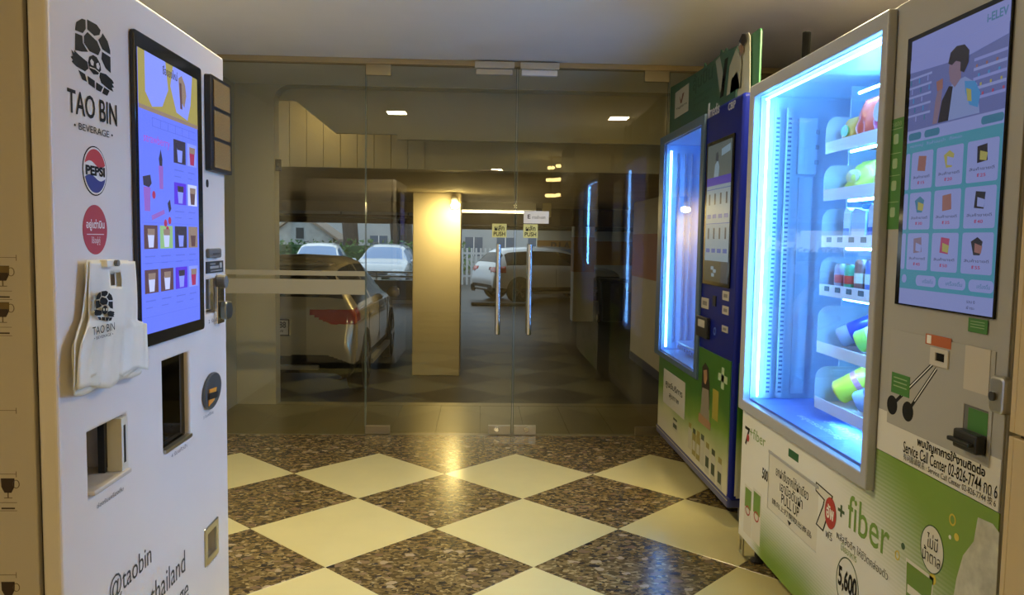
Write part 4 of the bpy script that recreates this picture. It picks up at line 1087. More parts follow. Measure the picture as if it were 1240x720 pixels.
M(LF).box(*hk, 0.0015, 0.03).build('hanger_tag', WHITE, bag, bevel=0.002)
M(LF).cyl((hk[1] - 0.012, (hk[2] + hk[3]) / 2, 0.03), (hk[1] - 0.012, (hk[2] + hk[3]) / 2, 0.038), 0.007).build('hook_pin', gp, bag)
# ------------------------------------------------------------------ snack and drink machine (grey, green wrap)
X1 = 1.12
F1 = faceXm(X1)
A0, A1 = -3.235, -1.598          # a = -Y : far edge, near edge
H1 = 1.985
snk = thing('snack_vending_machine', 'grey snack and drink vending machine with lit glass cabinet and green wrap', 'vending machine', (1.55, 2.42, 0))
def q1(*a, h=0.0): return F1.q(*a, h=h)
grey_pc = mat('grey_powder_coat', (0.36, 0.355, 0.33), 0.4, noise=0.02, nscale=3)
frame_m = mat('grey_frame', (0.37, 0.38, 0.41), 0.38)
liner = mat('cabinet_liner', (0.60, 0.74, 0.88), 0.35)
white_w = mat('wrap_white', (0.66, 0.65, 0.60), 0.4)
fo = q1((913, 104), (1083, 13), (1055, 594), (898, 493), h=0.012)
fi = q1((918, 116), (1072, 39), (1050, 570), (904, 485), h=0.012)
WIN = (fi[0] - 0.005, fi[1] + 0.005, fi[2] - 0.005, fi[3] + 0.005)
rec = q1((1170, 489), (1199, 497), (1198, 553), (1168, 541))
pick = q1((932, 548), (992, 583), (990, 672), (930, 613))
ZB = 0.10
D_IN = -0.62
# body: shell with the cabinet opening
bd1 = M(F1).plate(A0, A1, ZB, H1, [WIN], D_IN, 0.0)
bd1.box(A0, A1, ZB, H1, -0.82, D_IN)
bd1.build('body', grey_pc, snk, bevel=0.004)
# wrap panel on the lower front, printed
def wrapmat():
    m = bpy.data.materials.new('green_white_wrap'); m.use_nodes = True; nt = m.node_tree; p = nt.nodes['Principled BSDF']
    g = nt.nodes.new('ShaderNodeNewGeometry'); s = nt.nodes.new('ShaderNodeSeparateXYZ'); nt.links.new(g.outputs['Position'], s.inputs[0])
    def mth(op, a, b):
        n = nt.nodes.new('ShaderNodeMath'); n.operation = op
        for k, v in ((0, a), (1, b)):
            if isinstance(v, (int, float)): n.inputs[k].default_value = v
            else: nt.links.new(v, n.inputs[k])
        return n.outputs[0]
    def smooth(x, lo, hi):
        n = nt.nodes.new('ShaderNodeMapRange'); n.interpolation_type = 'SMOOTHSTEP'; n.inputs['From Min'].default_value = lo; n.inputs['From Max'].default_value = hi
        nt.links.new(x, n.inputs['Value']); return n.outputs[0]
    Y, Z = s.outputs['Y'], s.outputs['Z']
    # distance from the upper corner of the print
    d1 = mth('ADD', mth('MULTIPLY', mth('SUBTRACT', Y, 1.6), 0.55), mth('MULTIPLY', mth('SUBTRACT', 0.78, Z), 0.9))
    f1 = smooth(d1, 0.62, 0.22)
    d2 = mth('SUBTRACT', 0.36, Z)
    f2 = mth('MULTIPLY', smooth(d2, 0.0, 0.24), smooth(Y, 2.15, 2.6))
    f3 = smooth(Y, 3.1, 2.95)
    ff = mth('MAXIMUM', f1, mth('MULTIPLY', f2, f3))
    # halftone dots in the fade
    wv = nt.nodes.new('ShaderNodeTexWave'); wv.wave_type = 'BANDS'; wv.bands_direction = 'Z'; wv.inputs['Scale'].default_value = 28; wv.inputs['Distortion'].default_value = 0
    nt.links.new(g.outputs['Position'], wv.inputs['Vector'])
    ff2 = mth('ADD', ff, mth('MULTIPLY', mth('SUBTRACT', wv.outputs['Fac'], 0.5), mth('MULTIPLY', mth('MULTIPLY', ff, mth('SUBTRACT', 1.0, ff)), 0.8)))
    mx = nt.nodes.new('ShaderNodeMixRGB'); nt.links.new(ff2, mx.inputs[0])
    mx.inputs[1].default_value = (0.74, 0.75, 0.74, 1); mx.inputs[2].default_value = (0.17, 0.30, 0.035, 1)
    nt.links.new(mx.outputs[0], p.inputs['Base Color']); p.inputs['Roughness'].default_value = 0.32
    return m
wrap_m = wrapmat()
zg0 = q1((1062, 545), (1215, 613), (1215, 620), (1062, 552))[3]
lower = [(A0 + 0.002, ZB + 0.002), (A1 - 0.002, ZB + 0.002)]
pr_ = F1.at(1213, 619); pl_ = F1.at(1062, 545)
lower += [(A1 - 0.002, (pr_[1] + pl_[1]) / 2), (fo[1] + 0.002, (pr_[1] + pl_[1]) / 2), (fo[1] + 0.002, fo[2] - 0.004), (A0 + 0.002, fo[2] - 0.004)]
# wrap sheet with the pickup flap let in
zt = (pr_[1] + pl_[1]) / 2
wr = M(F1).plate(A0 + 0.002, fo[1] + 0.002, ZB + 0.002, fo[2] - 0.004, [pick], 0.0, 0.003)
wr.box(fo[1] + 0.002, A1 - 0.002, ZB + 0.002, zt, 0.0, 0.003)
wr.build('printed_wrap', wrap_m, snk)
# control panel sheet above the wrap
ctl = M(F1).box(fo[1] + 0.004, A1 - 0.002, zt + 0.002, H1 - 0.002, 0.0, 0.004).build('control_door', grey_pc, snk, bevel=0.002)
info = M(F1).box(fo[1] + 0.006, A1 - 0.004, zt + 0.003, F1.at(1140, 525)[1], 0.004, 0.0046).build('white_band', white_w, snk)
# frame of the glass door
M(F1).plate(*fo, [fi], 0.0, 0.028).build('door_frame', frame_m, snk, bevel=0.005, seg=3)
gl1 = glass('cabinet_glass', (0.93, 0.95, 0.97), 0.0, 1.45)
M(F1).box(fi[0], fi[1], fi[2], fi[3], 0.006, 0.012).build('cabinet_glass', gl1, snk)
# liner of the cabinet
wi = WIN
M(F1).box(wi[0], wi[1] + 0.12, wi[2], wi[3], D_IN - 0.001, D_IN + 0.012).build('back_liner', liner, snk)
sidel = M(F1).box(wi[0] + 0.0005, wi[0] + 0.006, wi[2], wi[3], D_IN, -0.002).build('side_liner', liner, snk)
M(F1).box(wi[0], wi[1], wi[3] - 0.006, wi[3] - 0.0005, D_IN, -0.002).build('top_liner', liner, snk)
M(F1).box(wi[1] - 0.006, wi[1] - 0.0005, wi[2], wi[3], D_IN, -0.002).build('side_liner', liner, snk)
trayb = mat('tray_blue', (0.16, 0.22, 0.55), 0.5)
tr1 = M(F1).box(wi[0] + 0.006, wi[1] - 0.006, wi[2] + 0.0005, wi[2] + 0.012, D_IN, -0.002).build('delivery_tray', trayb, snk)
TOPF = Face((X1, 0, wi[2] + 0.0122), (0, -1, 0), (1, 0, 0), (0, 0, 1))
a_0 = TOPF.at(960, 520); 
ptx = mat('tray_lettering', (0.62, 0.68, 0.85), 0.4)
def floortext(s, p_tl, p_br):
    a0_, b0_ = TOPF.at(*p_tl); a1_, b1_ = TOPF.at(*p_br)
    return (min(a0_, a1_), max(a0_, a1_), min(b0_, b1_), max(b0_, b1_))
text(TOPF, 'หยุดรอสักครู่', (wi[0] + 0.33, wi[0] + 0.68, 0.055, 0.10), ptx, tr1, 0.0006, bold=0.02)
text(TOPF, 'สินค้ากำลังลงมา', (wi[0] + 0.42, wi[0] + 0.90, 0.125, 0.165), ptx, tr1, 0.0006, bold=0.01)
# tubes
led = glow('cabinet_led', (0.10, 0.42, 1.0), LED_M1 * 2.2)
M(F1).cyl((wi[0] + 0.058, wi[2] + 0.03, -0.012), (wi[0] + 0.058, wi[3] - 0.03, -0.012), 0.0042, seg=10).build('led_tube', led, snk)
M(F1).cyl((wi[1] - 0.016, wi[2] + 0.40, -0.030), (wi[1] - 0.016, wi[3] - 0.03, -0.030), 0.0095, seg=10).build('led_tube', led, snk)  # unseen tube behind the near frame, added to light the cabinet evenly
M(F1).cyl((wi[0] + 0.030, wi[3] - 0.020, -0.014), (wi[1] - 0.02, wi[3] - 0.020, -0.014), 0.004, seg=10).build('led_tube', glow('cabinet_led_top', (0.16, 0.46, 1.0), LED_M1 * 0.55), snk)
# lift channel: slotted posts and a panel on the far side wall
alu = mat('slotted_aluminium', (0.62, 0.66, 0.72), 0.35, 0.3)
for hh in (-0.066, -0.115):
    po = M(F1).box(wi[0] + 0.008, wi[0] + 0.028, wi[2] + 0.02, wi[3] - 0.05, hh - 0.010, hh + 0.010).build('slotted_post', alu, snk)
    nn = 62
    sl = M(F1)
    for k in range(nn):
        zz = wi[2] + 0.04 + k * (wi[3] - wi[2] - 0.12) / nn
        sl.box(wi[0] + 0.028, wi[0] + 0.0285, zz, zz + 0.008, hh - 0.007, hh + 0.007)
    so = sl.build('slots', mat('slot_dark', (0.10, 0.14, 0.24), 0.6), po); so['kind'] = 'stuff'
pb = M(F1).rr(wi[0] + 0.0, wi[0] + 0.0, 0, 0, 0, 0, 0) if False else None
FW = Face((0, -(wi[0] + 0.006), 0), (1, 0, 0), (0, 0, 1), (0, -1, 0))      # far side wall seen from inside
cv = M(FW).rr(X1 + 0.155, X1 + 0.235, 1.62, 1.845, 0.006, 0.0, 0.012).build('cover_plate', liner, snk, bevel=0.002)
M(FW).box(X1 + 0.165, X1 + 0.225, wi[2] + 0.03, 1.61, 0.0, 0.006).build('cover_strip', liner, snk, bevel=0.002)
for bb in (1.66, 1.72, 1.78):
    M(FW).box(X1 + 0.225, X1 + 0.240, bb, bb + 0.018, 0.012, 0.016).build('clip', mat('clip_grey', (0.4, 0.45, 0.55), 0.5), cv)
# shelves
SHX = 0.13    # set back of the shelf fronts
SA0, SA1 = -2.845, wi[1] - 0.02
shm = mat('shelf_white', (0.74, 0.77, 0.82), 0.4)
lab = mat('price_label', (0.05, 0.05, 0.06), 0.5)
SZ = [1.688, 1.518, 1.351, 1.175, 0.963, 0.757]
HEADS = [0.115, 0.11, 0.12, 0.12, 0.15, 0.13]
M(F1).box(SA0 - 0.01, SA0 - 0.004, wi[2] + 0.03, wi[3] - 0.02, D_IN + 0.01, -SHX - 0.09).build('rack_side', liner, snk)
up = M(F1).box(SA0 - 0.004, SA0 + 0.03, 0.70, 1.75, -0.475, -0.455).build('rack_upright', liner, snk)
for k, z in enumerate(SZ):
    for j in range(4 if k > 2 else 2):
        zz = z - 0.045 - j * 0.022
        M(F1).box(SA0 + 0.004, SA0 + 0.018, zz, zz + 0.011, -0.455, -0.454).build('slot', mat('slot_hole', (0.05, 0.08, 0.16), 0.6), up)
shelves = []
for k, z in enumerate(SZ):
    tilt = 0.10 if k in (4, 5) else 0.0
    sh = M(F1).box(SA0, SA1, z - 0.004, z, -0.56, -SHX - 0.004).build('shelf', shm, snk)
    M(F1).box(SA0, SA1, z - 0.022, z + 0.020, -SHX - 0.004, -SHX).build('front_lip', shm, sh, bevel=0.001)
    # tray side with a rounded front corner
    FS = Face((X1 + SHX, -SA0, 0), (1, 0, 0), (0, 0, 1), (0, -1, 0))
    hd = HEADS[k]
    pts = [(0.0, z), (0.42, z), (0.42, z + hd), (0.045, z + hd)] + [(0.045 - 0.045 * math.sin(t), z + hd - 0.045 + 0.045 * math.cos(t)) for t in (0.4, 0.8, 1.2, 1.57)]
    M(FS).pr(pts, -0.002, 0.0).build('tray_side', shm, sh)
    if k in (2, 3):
        for j in range(7):
            aa = SA0 + 0.045 + j * 0.085
            M(F1).box(aa, aa + 0.038, z - 0.004, z + 0.014, -SHX, -SHX + 0.0012).build('price_label', lab, sh)
    M(F1).cyl((SA0 + 0.14, z - 0.026, -SHX - 0.03), (SA1 - 0.02, z - 0.026, -SHX - 0.03), 0.0045, seg=8).build('shelf_led', led, sh)
M(F1).cyl((SA0 + 0.16, wi[3] - 0.075, -SHX - 0.04), (SA1 - 0.02, wi[3] - 0.075, -SHX - 0.04), 0.005, seg=8).build('shelf_led', led, snk)

# goods
def P1(a, b, h): return F1.P(a, b, h)
def crinkle_bag(a, z, w_, h_, d_, m_, lbl, hd=-0.025, lean=0.12, group=None, band=None):
    """pillow-shaped snack bag standing on a shelf"""
    base = F1.P(a, z, -SHX + hd - d_ / 2)
    t = thing('snack_bag', lbl, 'snack', tuple(base), group=group)
    nx, nz = 10, 12; vs = []; fs = []
    for sgn in (1, -1):
        for j in range(nz + 1):
            v = j / nz
            for i in range(nx + 1):
                u = i / nx
                puff = max(0, (1 - abs(2 * u - 1) ** 2.2)) ** 0.6 * max(0, (1 - abs(2 * v - 1) ** 3)) ** 0.7
                cr_ = 0.28 * math.sin(u * 13 + a * 40) * math.sin(v * 9 + a * 23)
                wob = 1 - 0.10 * math.sin(v * 7 + a * 11)
                vs.append((a + (u - 0.5) * w_ * wob, z + v * h_, -SHX + hd - d_ / 2 - lean * v * h_ + sgn * d_ / 2 * (puff * (1 + cr_) + 0.01)))
    n1 = (nx + 1) * (nz + 1)
    for k in (0, n1):
        for j in range(nz):
            for i in range(nx):
                q_ = k + j * (nx + 1) + i
                fs.append((q_, q_ + 1, q_ + nx + 2, q_ + nx + 1))
    rim = [i for i in range(nx + 1)] + [j * (nx + 1) + nx for j in range(1, nz + 1)] + [nz * (nx + 1) + i for i in range(nx - 1, -1, -1)] + [j * (nx + 1) for j in range(nz - 1, 0, -1)]
    for i in range(len(rim)):
        p_, q_ = rim[i], rim[(i + 1) % len(rim)]; fs.append((p_, q_, q_ + n1, p_ + n1))
    M(F1).add(vs, fs).build('pouch', m_, t, smooth=True)
    for zz in (z + 0.001, z + h_ - 0.012):
        hh = -SHX + hd - d_ / 2 - lean * (zz - z)
        M(F1).box(a - w_ * 0.49, a + w_ * 0.49, zz, zz + 0.011, hh - 0.0015, hh + 0.0015).build('seal', m_, t)
    if band:
        hh = -SHX + hd - d_ / 2 - lean * h_ * 0.5
        M(F1).ell(a, z + h_ * 0.5, w_ * 0.30, h_ * 0.2, hh + d_ * 0.50, hh + d_ * 0.56, 16).build('print_patch', band, t)
    return t
def cm(n, c, r=0.3): return mat('pack_' + n, c, r, coat=0.3)
sb = SA0
wpk = cm('white', (0.75, 0.78, 0.8))
crinkle_bag(sb + 0.085, SZ[0] + 0.001, 0.10, 0.10, 0.06, cm('orange_green', (0.75, 0.42, 0.08)), 'small orange snack bag at the far end of the top shelf', group='snack bags on the top shelf', band=cm('leaf', (0.2, 0.5, 0.1)))
crinkle_bag(sb + 0.195, SZ[0] + 0.001, 0.115, 0.15, 0.065, cm('scarlet', (0.85, 0.13, 0.07)), 'red snack bag on the top shelf beside the orange one', group='snack bags on the top shelf')
crinkle_bag(sb + 0.315, SZ[0] + 0.001, 0.115, 0.165, 0.065, cm('pink', (0.80, 0.12, 0.30)), 'pink snack bag on the top shelf beside the red one', group='snack bags on the top shelf', band=wpk)
crinkle_bag(sb + 0.435, SZ[0] + 0.001, 0.115, 0.15, 0.065, cm('silver_blue', (0.55, 0.66, 0.75)), 'silver blue snack bag on the top shelf nearest the door frame', group='snack bags on the top shelf', band=cm('slate', (0.15, 0.2, 0.3)))
crinkle_bag(sb + 0.115, SZ[1] + 0.001, 0.165, 0.12, 0.09, cm('lime', (0.66, 0.72, 0.10)), 'lime green snack bag at the far end of the second shelf', lean=0.5, group='snack bags on the second shelf', band=cm('pale_lime', (0.85, 0.88, 0.55)))
crinkle_bag(sb + 0.31, SZ[1] + 0.001, 0.175, 0.15, 0.09, cm('yellow_green', (0.78, 0.80, 0.16)), 'yellow green snack bag in the middle of the second shelf', lean=0.6, group='snack bags on the second shelf')
crinkle_bag(sb + 0.49, SZ[1] + 0.001, 0.14, 0.12, 0.08, cm('plum', (0.45, 0.20, 0.45)), 'purple snack bag on the second shelf nearest the door frame', lean=0.6, group='snack bags on the second shelf', band=wpk)
# milk cartons on the third shelf
def carton(a, z, w_, h_, d_, m_, band, lbl, spout=True):
    t = thing('milk_carton', lbl, 'carton', tuple(F1.P(a, z, -SHX - 0.02 - d_ / 2)), group='cartons on the third shelf')
    h0 = -SHX - 0.02
    M(F1).box(a - w_ / 2, a + w_ / 2, z + 0.0005, z + h_, h0 - d_, h0).build('box', m_, t, bevel=0.003)
    M(F1).pr([(a - w_ / 2, z + h_), (a + w_ / 2, z + h_), (a + w_ / 2, z + h_ + 0.006), (a - w_ / 2 + 0.02, z + h_ + 0.018)], h0 - d_, h0).build('gable', m_, t)
    M(F1).box(a - w_ / 2 + 0.004, a + w_ / 2 - 0.004, z + h_ * 0.2, z + h_ * 0.45, h0, h0 + 0.0006).build('print_band', band, t)
    if spout: M(F1).cyl((a - w_ * 0.15, z + h_ + 0.008, h0 - d_ / 2), (a - w_ * 0.15, z + h_ + 0.030, h0 - d_ / 2), 0.014).build('cap', cm('cap_blue', (0.03, 0.05, 0.5)), t)
carton(sb + 0.15, SZ[2], 0.05, 0.10, 0.06, cm('milk', (0.62, 0.72, 0.85)), cm('navy', (0.05, 0.09, 0.5)), 'slim pale blue carton at the far end of the third shelf', False)
carton(sb + 0.235, SZ[2], 0.10, 0.095, 0.07, cm('sky', (0.42, 0.60, 0.88)), wpk, 'blue milk carton with dark cap beside the slim carton')
carton(sb + 0.36, SZ[2], 0.12, 0.105, 0.07, cm('sky2', (0.55, 0.70, 0.90)), cm('navy2', (0.07, 0.14, 0.6)), 'wide pale blue milk carton beside the door frame', False)
# cans on the fourth shelf
def can(a, z, r_, h_, m_, band, lbl, hd=-0.045):
    t = thing('drink_can', lbl, 'can', tuple(F1.P(a, z, -SHX + hd)), group='cans on the fourth shelf')
    M(F1).lathe((a, z + 0.0005, -SHX + hd), (0, 1, 0), [(r_ * 0.8, 0), (r_, 0.006), (r_, h_ - 0.012), (r_ * 0.82, h_ - 0.002)], 18).build('can_body', m_, t, smooth='auto')
    M(F1).lathe((a, z + h_ - 0.002, -SHX + hd), (0, 1, 0), [(r_ * 0.84, 0), (r_ * 0.84, 0.003), (r_ * 0.74, 0.003), (r_ * 0.72, 0.001)], 18).build('lid', STEEL, t)
    M(F1).lathe((a, z + h_ * 0.3, -SHX + hd), (0, 1, 0), [(r_ + 0.0005, 0), (r_ + 0.0005, h_ * 0.3)], 18).build('print_band', band, t)
for k, (c_, b_, nm) in enumerate([((0.45, 0.42, 0.55), cm('rosy', (0.7, 0.15, 0.15)), 'grey and red drink can'), ((0.10, 0.42, 0.22), cm('redband', (0.7, 0.08, 0.06)), 'green drink can with red band'), ((0.25, 0.10, 0.08), cm('cream', (0.75, 0.7, 0.5)), 'dark brown coffee can'), ((0.10, 0.16, 0.45), cm('ice', (0.6, 0.7, 0.85)), 'navy drink can'), ((0.14, 0.22, 0.55), cm('ice2', (0.7, 0.75, 0.85)), 'blue drink can'), ((0.20, 0.20, 0.45), cm('ice3', (0.5, 0.55, 0.8)), 'violet drink can')]):
    can(sb + 0.085 + k * 0.075, SZ[3], 0.027, 0.095 + (0.02 if k > 1 else 0), cm('can%d' % k, c_), b_, nm + [' at the far end of the can row', ' second in the can row', ' third in the can row', ' fourth in the can row', ' fifth in the can row', ' closest to the door frame'][k])
# bottles lying on the fifth shelf, necks up
def bottle(a0_, z, m_, label, capm, lbl, L=0.27, r_=0.038, tilt=0.50, grp='bottles on the fifth shelf', nm='drink_bottle', cat='bottle'):
    ax = Vector((0.55, math.sin(tilt), -0.75)).normalized()
    base = Vector((a0_, z + r_ + 0.004, -SHX - 0.045))
    t = thing(nm, lbl, cat, tuple(F1.P(a0_, z, -SHX - 0.05)), group=grp)
    M(F1).lathe(base, ax, [(r_ * 0.85, 0), (r_, 0.008), (r_, L * 0.55), (r_ * 0.9, L * 0.66), (r_ * 0.42, L * 0.86), (r_ * 0.42, L * 0.9)], 18).build('bottle_body', m_, t, smooth='auto')
    M(F1).lathe(base + ax * (L * 0.16), ax, [(r_ + 0.0008, 0), (r_ + 0.0008, L * 0.36)], 18).build('wrap_label', label, t, smooth='auto')
    M(F1).lathe(base + ax * (L * 0.9), ax, [(r_ * 0.5, 0), (r_ * 0.5, L * 0.1)], 14).build('cap', capm, t)
nvy = cm('navy3', (0.04, 0.06, 0.38)); grn_ = cm('green_apple', (0.45, 0.78, 0.12)); yl = cm('lemon', (0.85, 0.80, 0.06))
clr = cm('clear_pet', (0.40, 0.48, 0.68), 0.15)
bottle(sb + 0.09, SZ[4], clr, nvy, nvy, 'clear drink bottle with navy label lying at the far end of the fifth shelf')
bottle(sb + 0.22, SZ[4], grn_, wpk, grn_, 'green drink bottle with white label lying on the fifth shelf')
bottle(sb + 0.35, SZ[4], clr, yl, nvy, 'drink bottle with yellow label lying nearest the door frame on the fifth shelf')
def lying_can(a0_, z, m_, lbl):
    ax = Vector((0.5, 0.55, -0.65)).normalized(); base = Vector((a0_, z + 0.047, -SHX - 0.045)); r_ = 0.044; L = 0.17
    t = thing('drink_can', lbl, 'can', tuple(F1.P(a0_, z, -SHX - 0.05)))
    M(F1).lathe(base, ax, [(r_ * 0.82, 0), (r_, 0.008), (r_, L - 0.014), (r_ * 0.84, L)], 18).build('can_body', m_, t, smooth='auto')
    M(F1).lathe(base + ax * L, ax, [(r_ * 0.85, 0), (r_ * 0.85, 0.003), (r_ * 0.76, 0.003)], 18).build('lid', STEEL, t)
    M(F1).lathe(base + ax * L * 0.45, ax, [(r_ + 0.0006, 0), (r_ + 0.0006, L * 0.12)], 18).build('print_band', cm('pinkband', (0.8, 0.25, 0.3)), t)
lying_can(sb + 0.09, SZ[5], yl, 'yellow drink can lying on the lowest shelf')
bottle(sb + 0.235, SZ[5], clr, nvy, nvy, 'clear drink bottle with navy label lying on the lowest shelf beside the yellow can', L=0.25, grp='bottles on the lowest shelf')
bottle(sb + 0.35, SZ[5], cm('blue_pet', (0.06, 0.10, 0.42), 0.2), cm('cobalt', (0.05, 0.10, 0.6)), wpk, 'dark blue drink bottle lying on the lowest shelf nearest the door frame', L=0.25, grp='bottles on the lowest shelf')

# touch screen
bz1 = q1((1104, 48), (1232, -11), (1209, 386), (1088, 368))
scn = M(F1).box(*bz1, 0.004, 0.010).build('screen', GLOSSBLACK, snk)
lt1 = (bz1[0] + 0.022, bz1[1] - 0.004, bz1[2] + 0.004, bz1[3] - 0.012)
HB = 0.0104
def s1(x0, y0, x1, y1, m_, name='screen_tile', h=HB): return dec(F1, sub(lt1, x0, y0, x1, y1), m_, scn, name, h, 0.0003)
def p1(pts, m_, name='picture', h=HB + 0.0008): return M(F1).pr(spts(lt1, pts), h, h + 0.0003).build(name, m_, scn)
k_bg = glow('m1_screen_lavender', (0.22, 0.26, 0.62), 0.62)
k_teal = glow('m1_screen_teal', (0.055, 0.26, 0.38), 0.62)
k_tl2 = glow('m1_screen_deep_teal', (0.035, 0.17, 0.30), 0.62)
k_card = glow('m1_screen_card', (0.24, 0.29, 0.62), 0.62)
k_sh = glow('m1_screen_shelf', (0.11, 0.14, 0.38), 0.62)
k_dk = glow('m1_screen_dark', (0.012, 0.013, 0.03), 0.62)
k_skin = glow('m1_screen_skin', (0.20, 0.14, 0.22), 0.62)
k_shirt = glow('m1_screen_shirt', (0.20, 0.27, 0.55), 0.62)
k_blue = glow('m1_screen_sky', (0.05, 0.24, 0.55), 0.62)
k_yel = glow('m1_screen_yellow', (0.34, 0.32, 0.10), 0.62)
k_org = glow('m1_screen_brown', (0.26, 0.12, 0.12), 0.62)
k_red = glow('m1_screen_red', (0.34, 0.05, 0.14), 0.62)
s1(0, 0, 1, 1, k_bg, 'display', HB - 0.0004)
s1(0, 0.0, 1, 0.065, k_bg, 'header')
text(F1, 'U-ELEVEN', sub(lt1, 0.80, 0.024, 1.12, 0.05), k_tl2, scn, HB + 0.0008) if False else text(F1, 'i-ELEV', sub(lt1, 0.80, 0.020, 0.985, 0.048), k_tl2, scn, HB + 0.0008, bold=0.02)
s1(0, 0.072, 1, 0.34, k_sh, 'shop_picture')
p1([(0, 0.072), (1, 0.072), (1, 0.11), (0.6, 0.135), (0, 0.12)], k_bg)
for k in range(5):   # shelves in the picture
    s1(0.0, 0.14 + k * 0.035, 0.26, 0.148 + k * 0.035, k_card, 'picture', HB + 0.0004)
    s1(0.70, 0.15 + k * 0.032, 1.0, 0.160 + k * 0.032, k_card if k % 2 else k_bg, 'picture', HB + 0.0004)
for k in range(12):
    x = 0.72 + 0.023 * k
    s1(x, 0.172 + (k % 4) * 0.032, x + 0.016, 0.182 + (k % 4) * 0.032, (k_org, k_blue, k_yel, k_red)[k % 4], 'picture', HB + 0.0006)
    x = 0.01 + 0.02 * k
    s1(x, 0.15 + (k % 5) * 0.035, x + 0.012, 0.168 + (k % 5) * 0.035, (k_tl2, k_bg, k_blue)[k % 3], 'picture', HB + 0.0006)
# shopper in the picture: head, hair, shirt, raised arm
p1([(0.40, 0.335), (0.43, 0.25), (0.50, 0.205), (0.62, 0.20), (0.74, 0.235), (0.78, 0.335)], k_shirt)
p1([(0.36, 0.335), (0.39, 0.26), (0.46, 0.215), (0.50, 0.22), (0.47, 0.335)], k_dk, h=HB + 0.0012)
p1([(0.62, 0.215), (0.72, 0.225), (0.78, 0.27), (0.76, 0.315), (0.68, 0.30), (0.63, 0.25)], k_blue, h=HB + 0.0012)
p1([(0.64, 0.24), (0.69, 0.25), (0.70, 0.29), (0.66, 0.285)], k_yel, h=HB + 0.0016)
p1([(0.455, 0.12), (0.50, 0.10), (0.58, 0.12), (0.58, 0.20), (0.52, 0.225), (0.47, 0.20), (0.45, 0.165)], k_skin, h=HB + 0.0012)
p1([(0.44, 0.135), (0.46, 0.10), (0.52, 0.085), (0.60, 0.09), (0.65, 0.115), (0.65, 0.155), (0.61, 0.185), (0.57, 0.175), (0.57, 0.145), (0.52, 0.135), (0.48, 0.145)], k_dk, h=HB + 0.0016)
p1([(0.30, 0.335), (0.32, 0.25), (0.345, 0.21), (0.39, 0.215), (0.38, 0.27), (0.35, 0.335)], k_skin, h=HB + 0.0012)
p1([(0.32, 0.185), (0.39, 0.18), (0.395, 0.215), (0.335, 0.22)], k_org, h=HB + 0.0016)
s1(0, 0.34, 1, 0.385, k_card, 'menu_bar')
for x0, x1_ in ((0.02, 0.17), (0.21, 0.38), (0.80, 1.0)):
    M(F1).rr(*sub(lt1, x0, 0.35 - 0.0, x1_, 0.377), 0.008, HB + 0.0004, HB + 0.0008).build('button', k_tl2, scn)
s1(0, 0.385, 1, 0.94, k_teal, 'product_board')
text(F1, 'หมวดหมู่   สินค้าแนะนำ   ทั้งหมด', sub(lt1, 0.05, 0.392, 0.62, 0.408), k_card, scn, HB + 0.001)
cx_ = ((-0.0, 0.05), (0.075, 0.325), (0.365, 0.645), (0.685, 0.975))
for r_ in range(3):
    y0 = 0.425 + r_ * 0.152
    for j, (xa, xb) in enumerate(cx_):
        M(F1).rr(*sub(lt1, max(xa, 0.001), y0, xb, y0 + 0.138), 0.006, HB + 0.0004, HB + 0.0008).build('product_card', k_card, scn)
        if j == 0: continue
        xm = (xa + xb) / 2; cc = ((k_org, k_yel, k_dk), (k_tl2, k_org, k_dk), (k_skin, k_red, k_dk))[r_][j - 1]
        shp = [[(-0.05, 0.02), (0.04, 0.015), (0.05, 0.07), (-0.045, 0.075)], [(-0.04, 0.015), (0.05, 0.02), (0.04, 0.075), (-0.05, 0.07)], [(-0.06, 0.03), (0.0, 0.015), (0.05, 0.03), (0.03, 0.075), (-0.03, 0.075)]][(r_ + j) % 3]
        p1([(xm + x, y0 + y) for x, y in shp], cc)
        p1([(xm - 0.02, y0 + 0.035), (xm + 0.05, y0 + 0.045), (xm + 0.04, y0 + 0.07), (xm - 0.02, y0 + 0.065)], (k_yel, k_org, k_card)[(r_ * 2 + j) % 3], h=HB + 0.0012)
        text(F1, 'สินค้าขายดี', sub(lt1, xa + 0.03, y0 + 0.088, xb - 0.03, y0 + 0.099), k_dk, scn, HB + 0.001)
        text(F1, '฿' + str((r_ * 3 + j) * 5 + 10), sub(lt1, xm - 0.04, y0 + 0.109, xm + 0.04, y0 + 0.122), k_red, scn, HB + 0.001, bold=0.02)
M(F1).ell(*[(lambda r: (r[0] + r[1]) / 2)(sub(lt1, 0.02, 0.885, 0.09, 0.92)), (lambda r: (r[2] + r[3]) / 2)(sub(lt1, 0.02, 0.885, 0.09, 0.92))], 0.011, 0.011, HB + 0.0004, HB + 0.0008, 20).build('button', k_card, scn)
for xa, xb in ((0.20, 0.43), (0.46, 0.74), (0.77, 1.0)):
    M(F1).rr(*sub(lt1, xa, 0.885, xb, 0.925), 0.012, HB + 0.0004, HB + 0.0008).build('button', k_card, scn)
    text(F1, 'เครื่องดื่ม', sub(lt1, xa + 0.08, 0.897, xb - 0.03, 0.913), k_tl2, scn, HB + 0.001)
s1(0, 0.94, 1, 1, k_card, 'footer')
text(F1, 'รวม 0', sub(lt1, 0.76, 0.955, 0.84, 0.965), k_dk, scn, HB + 0.0008); text(F1, 'ชำระ', sub(lt1, 0.76, 0.975, 0.84, 0.985), k_dk, scn, HB + 0.0008)

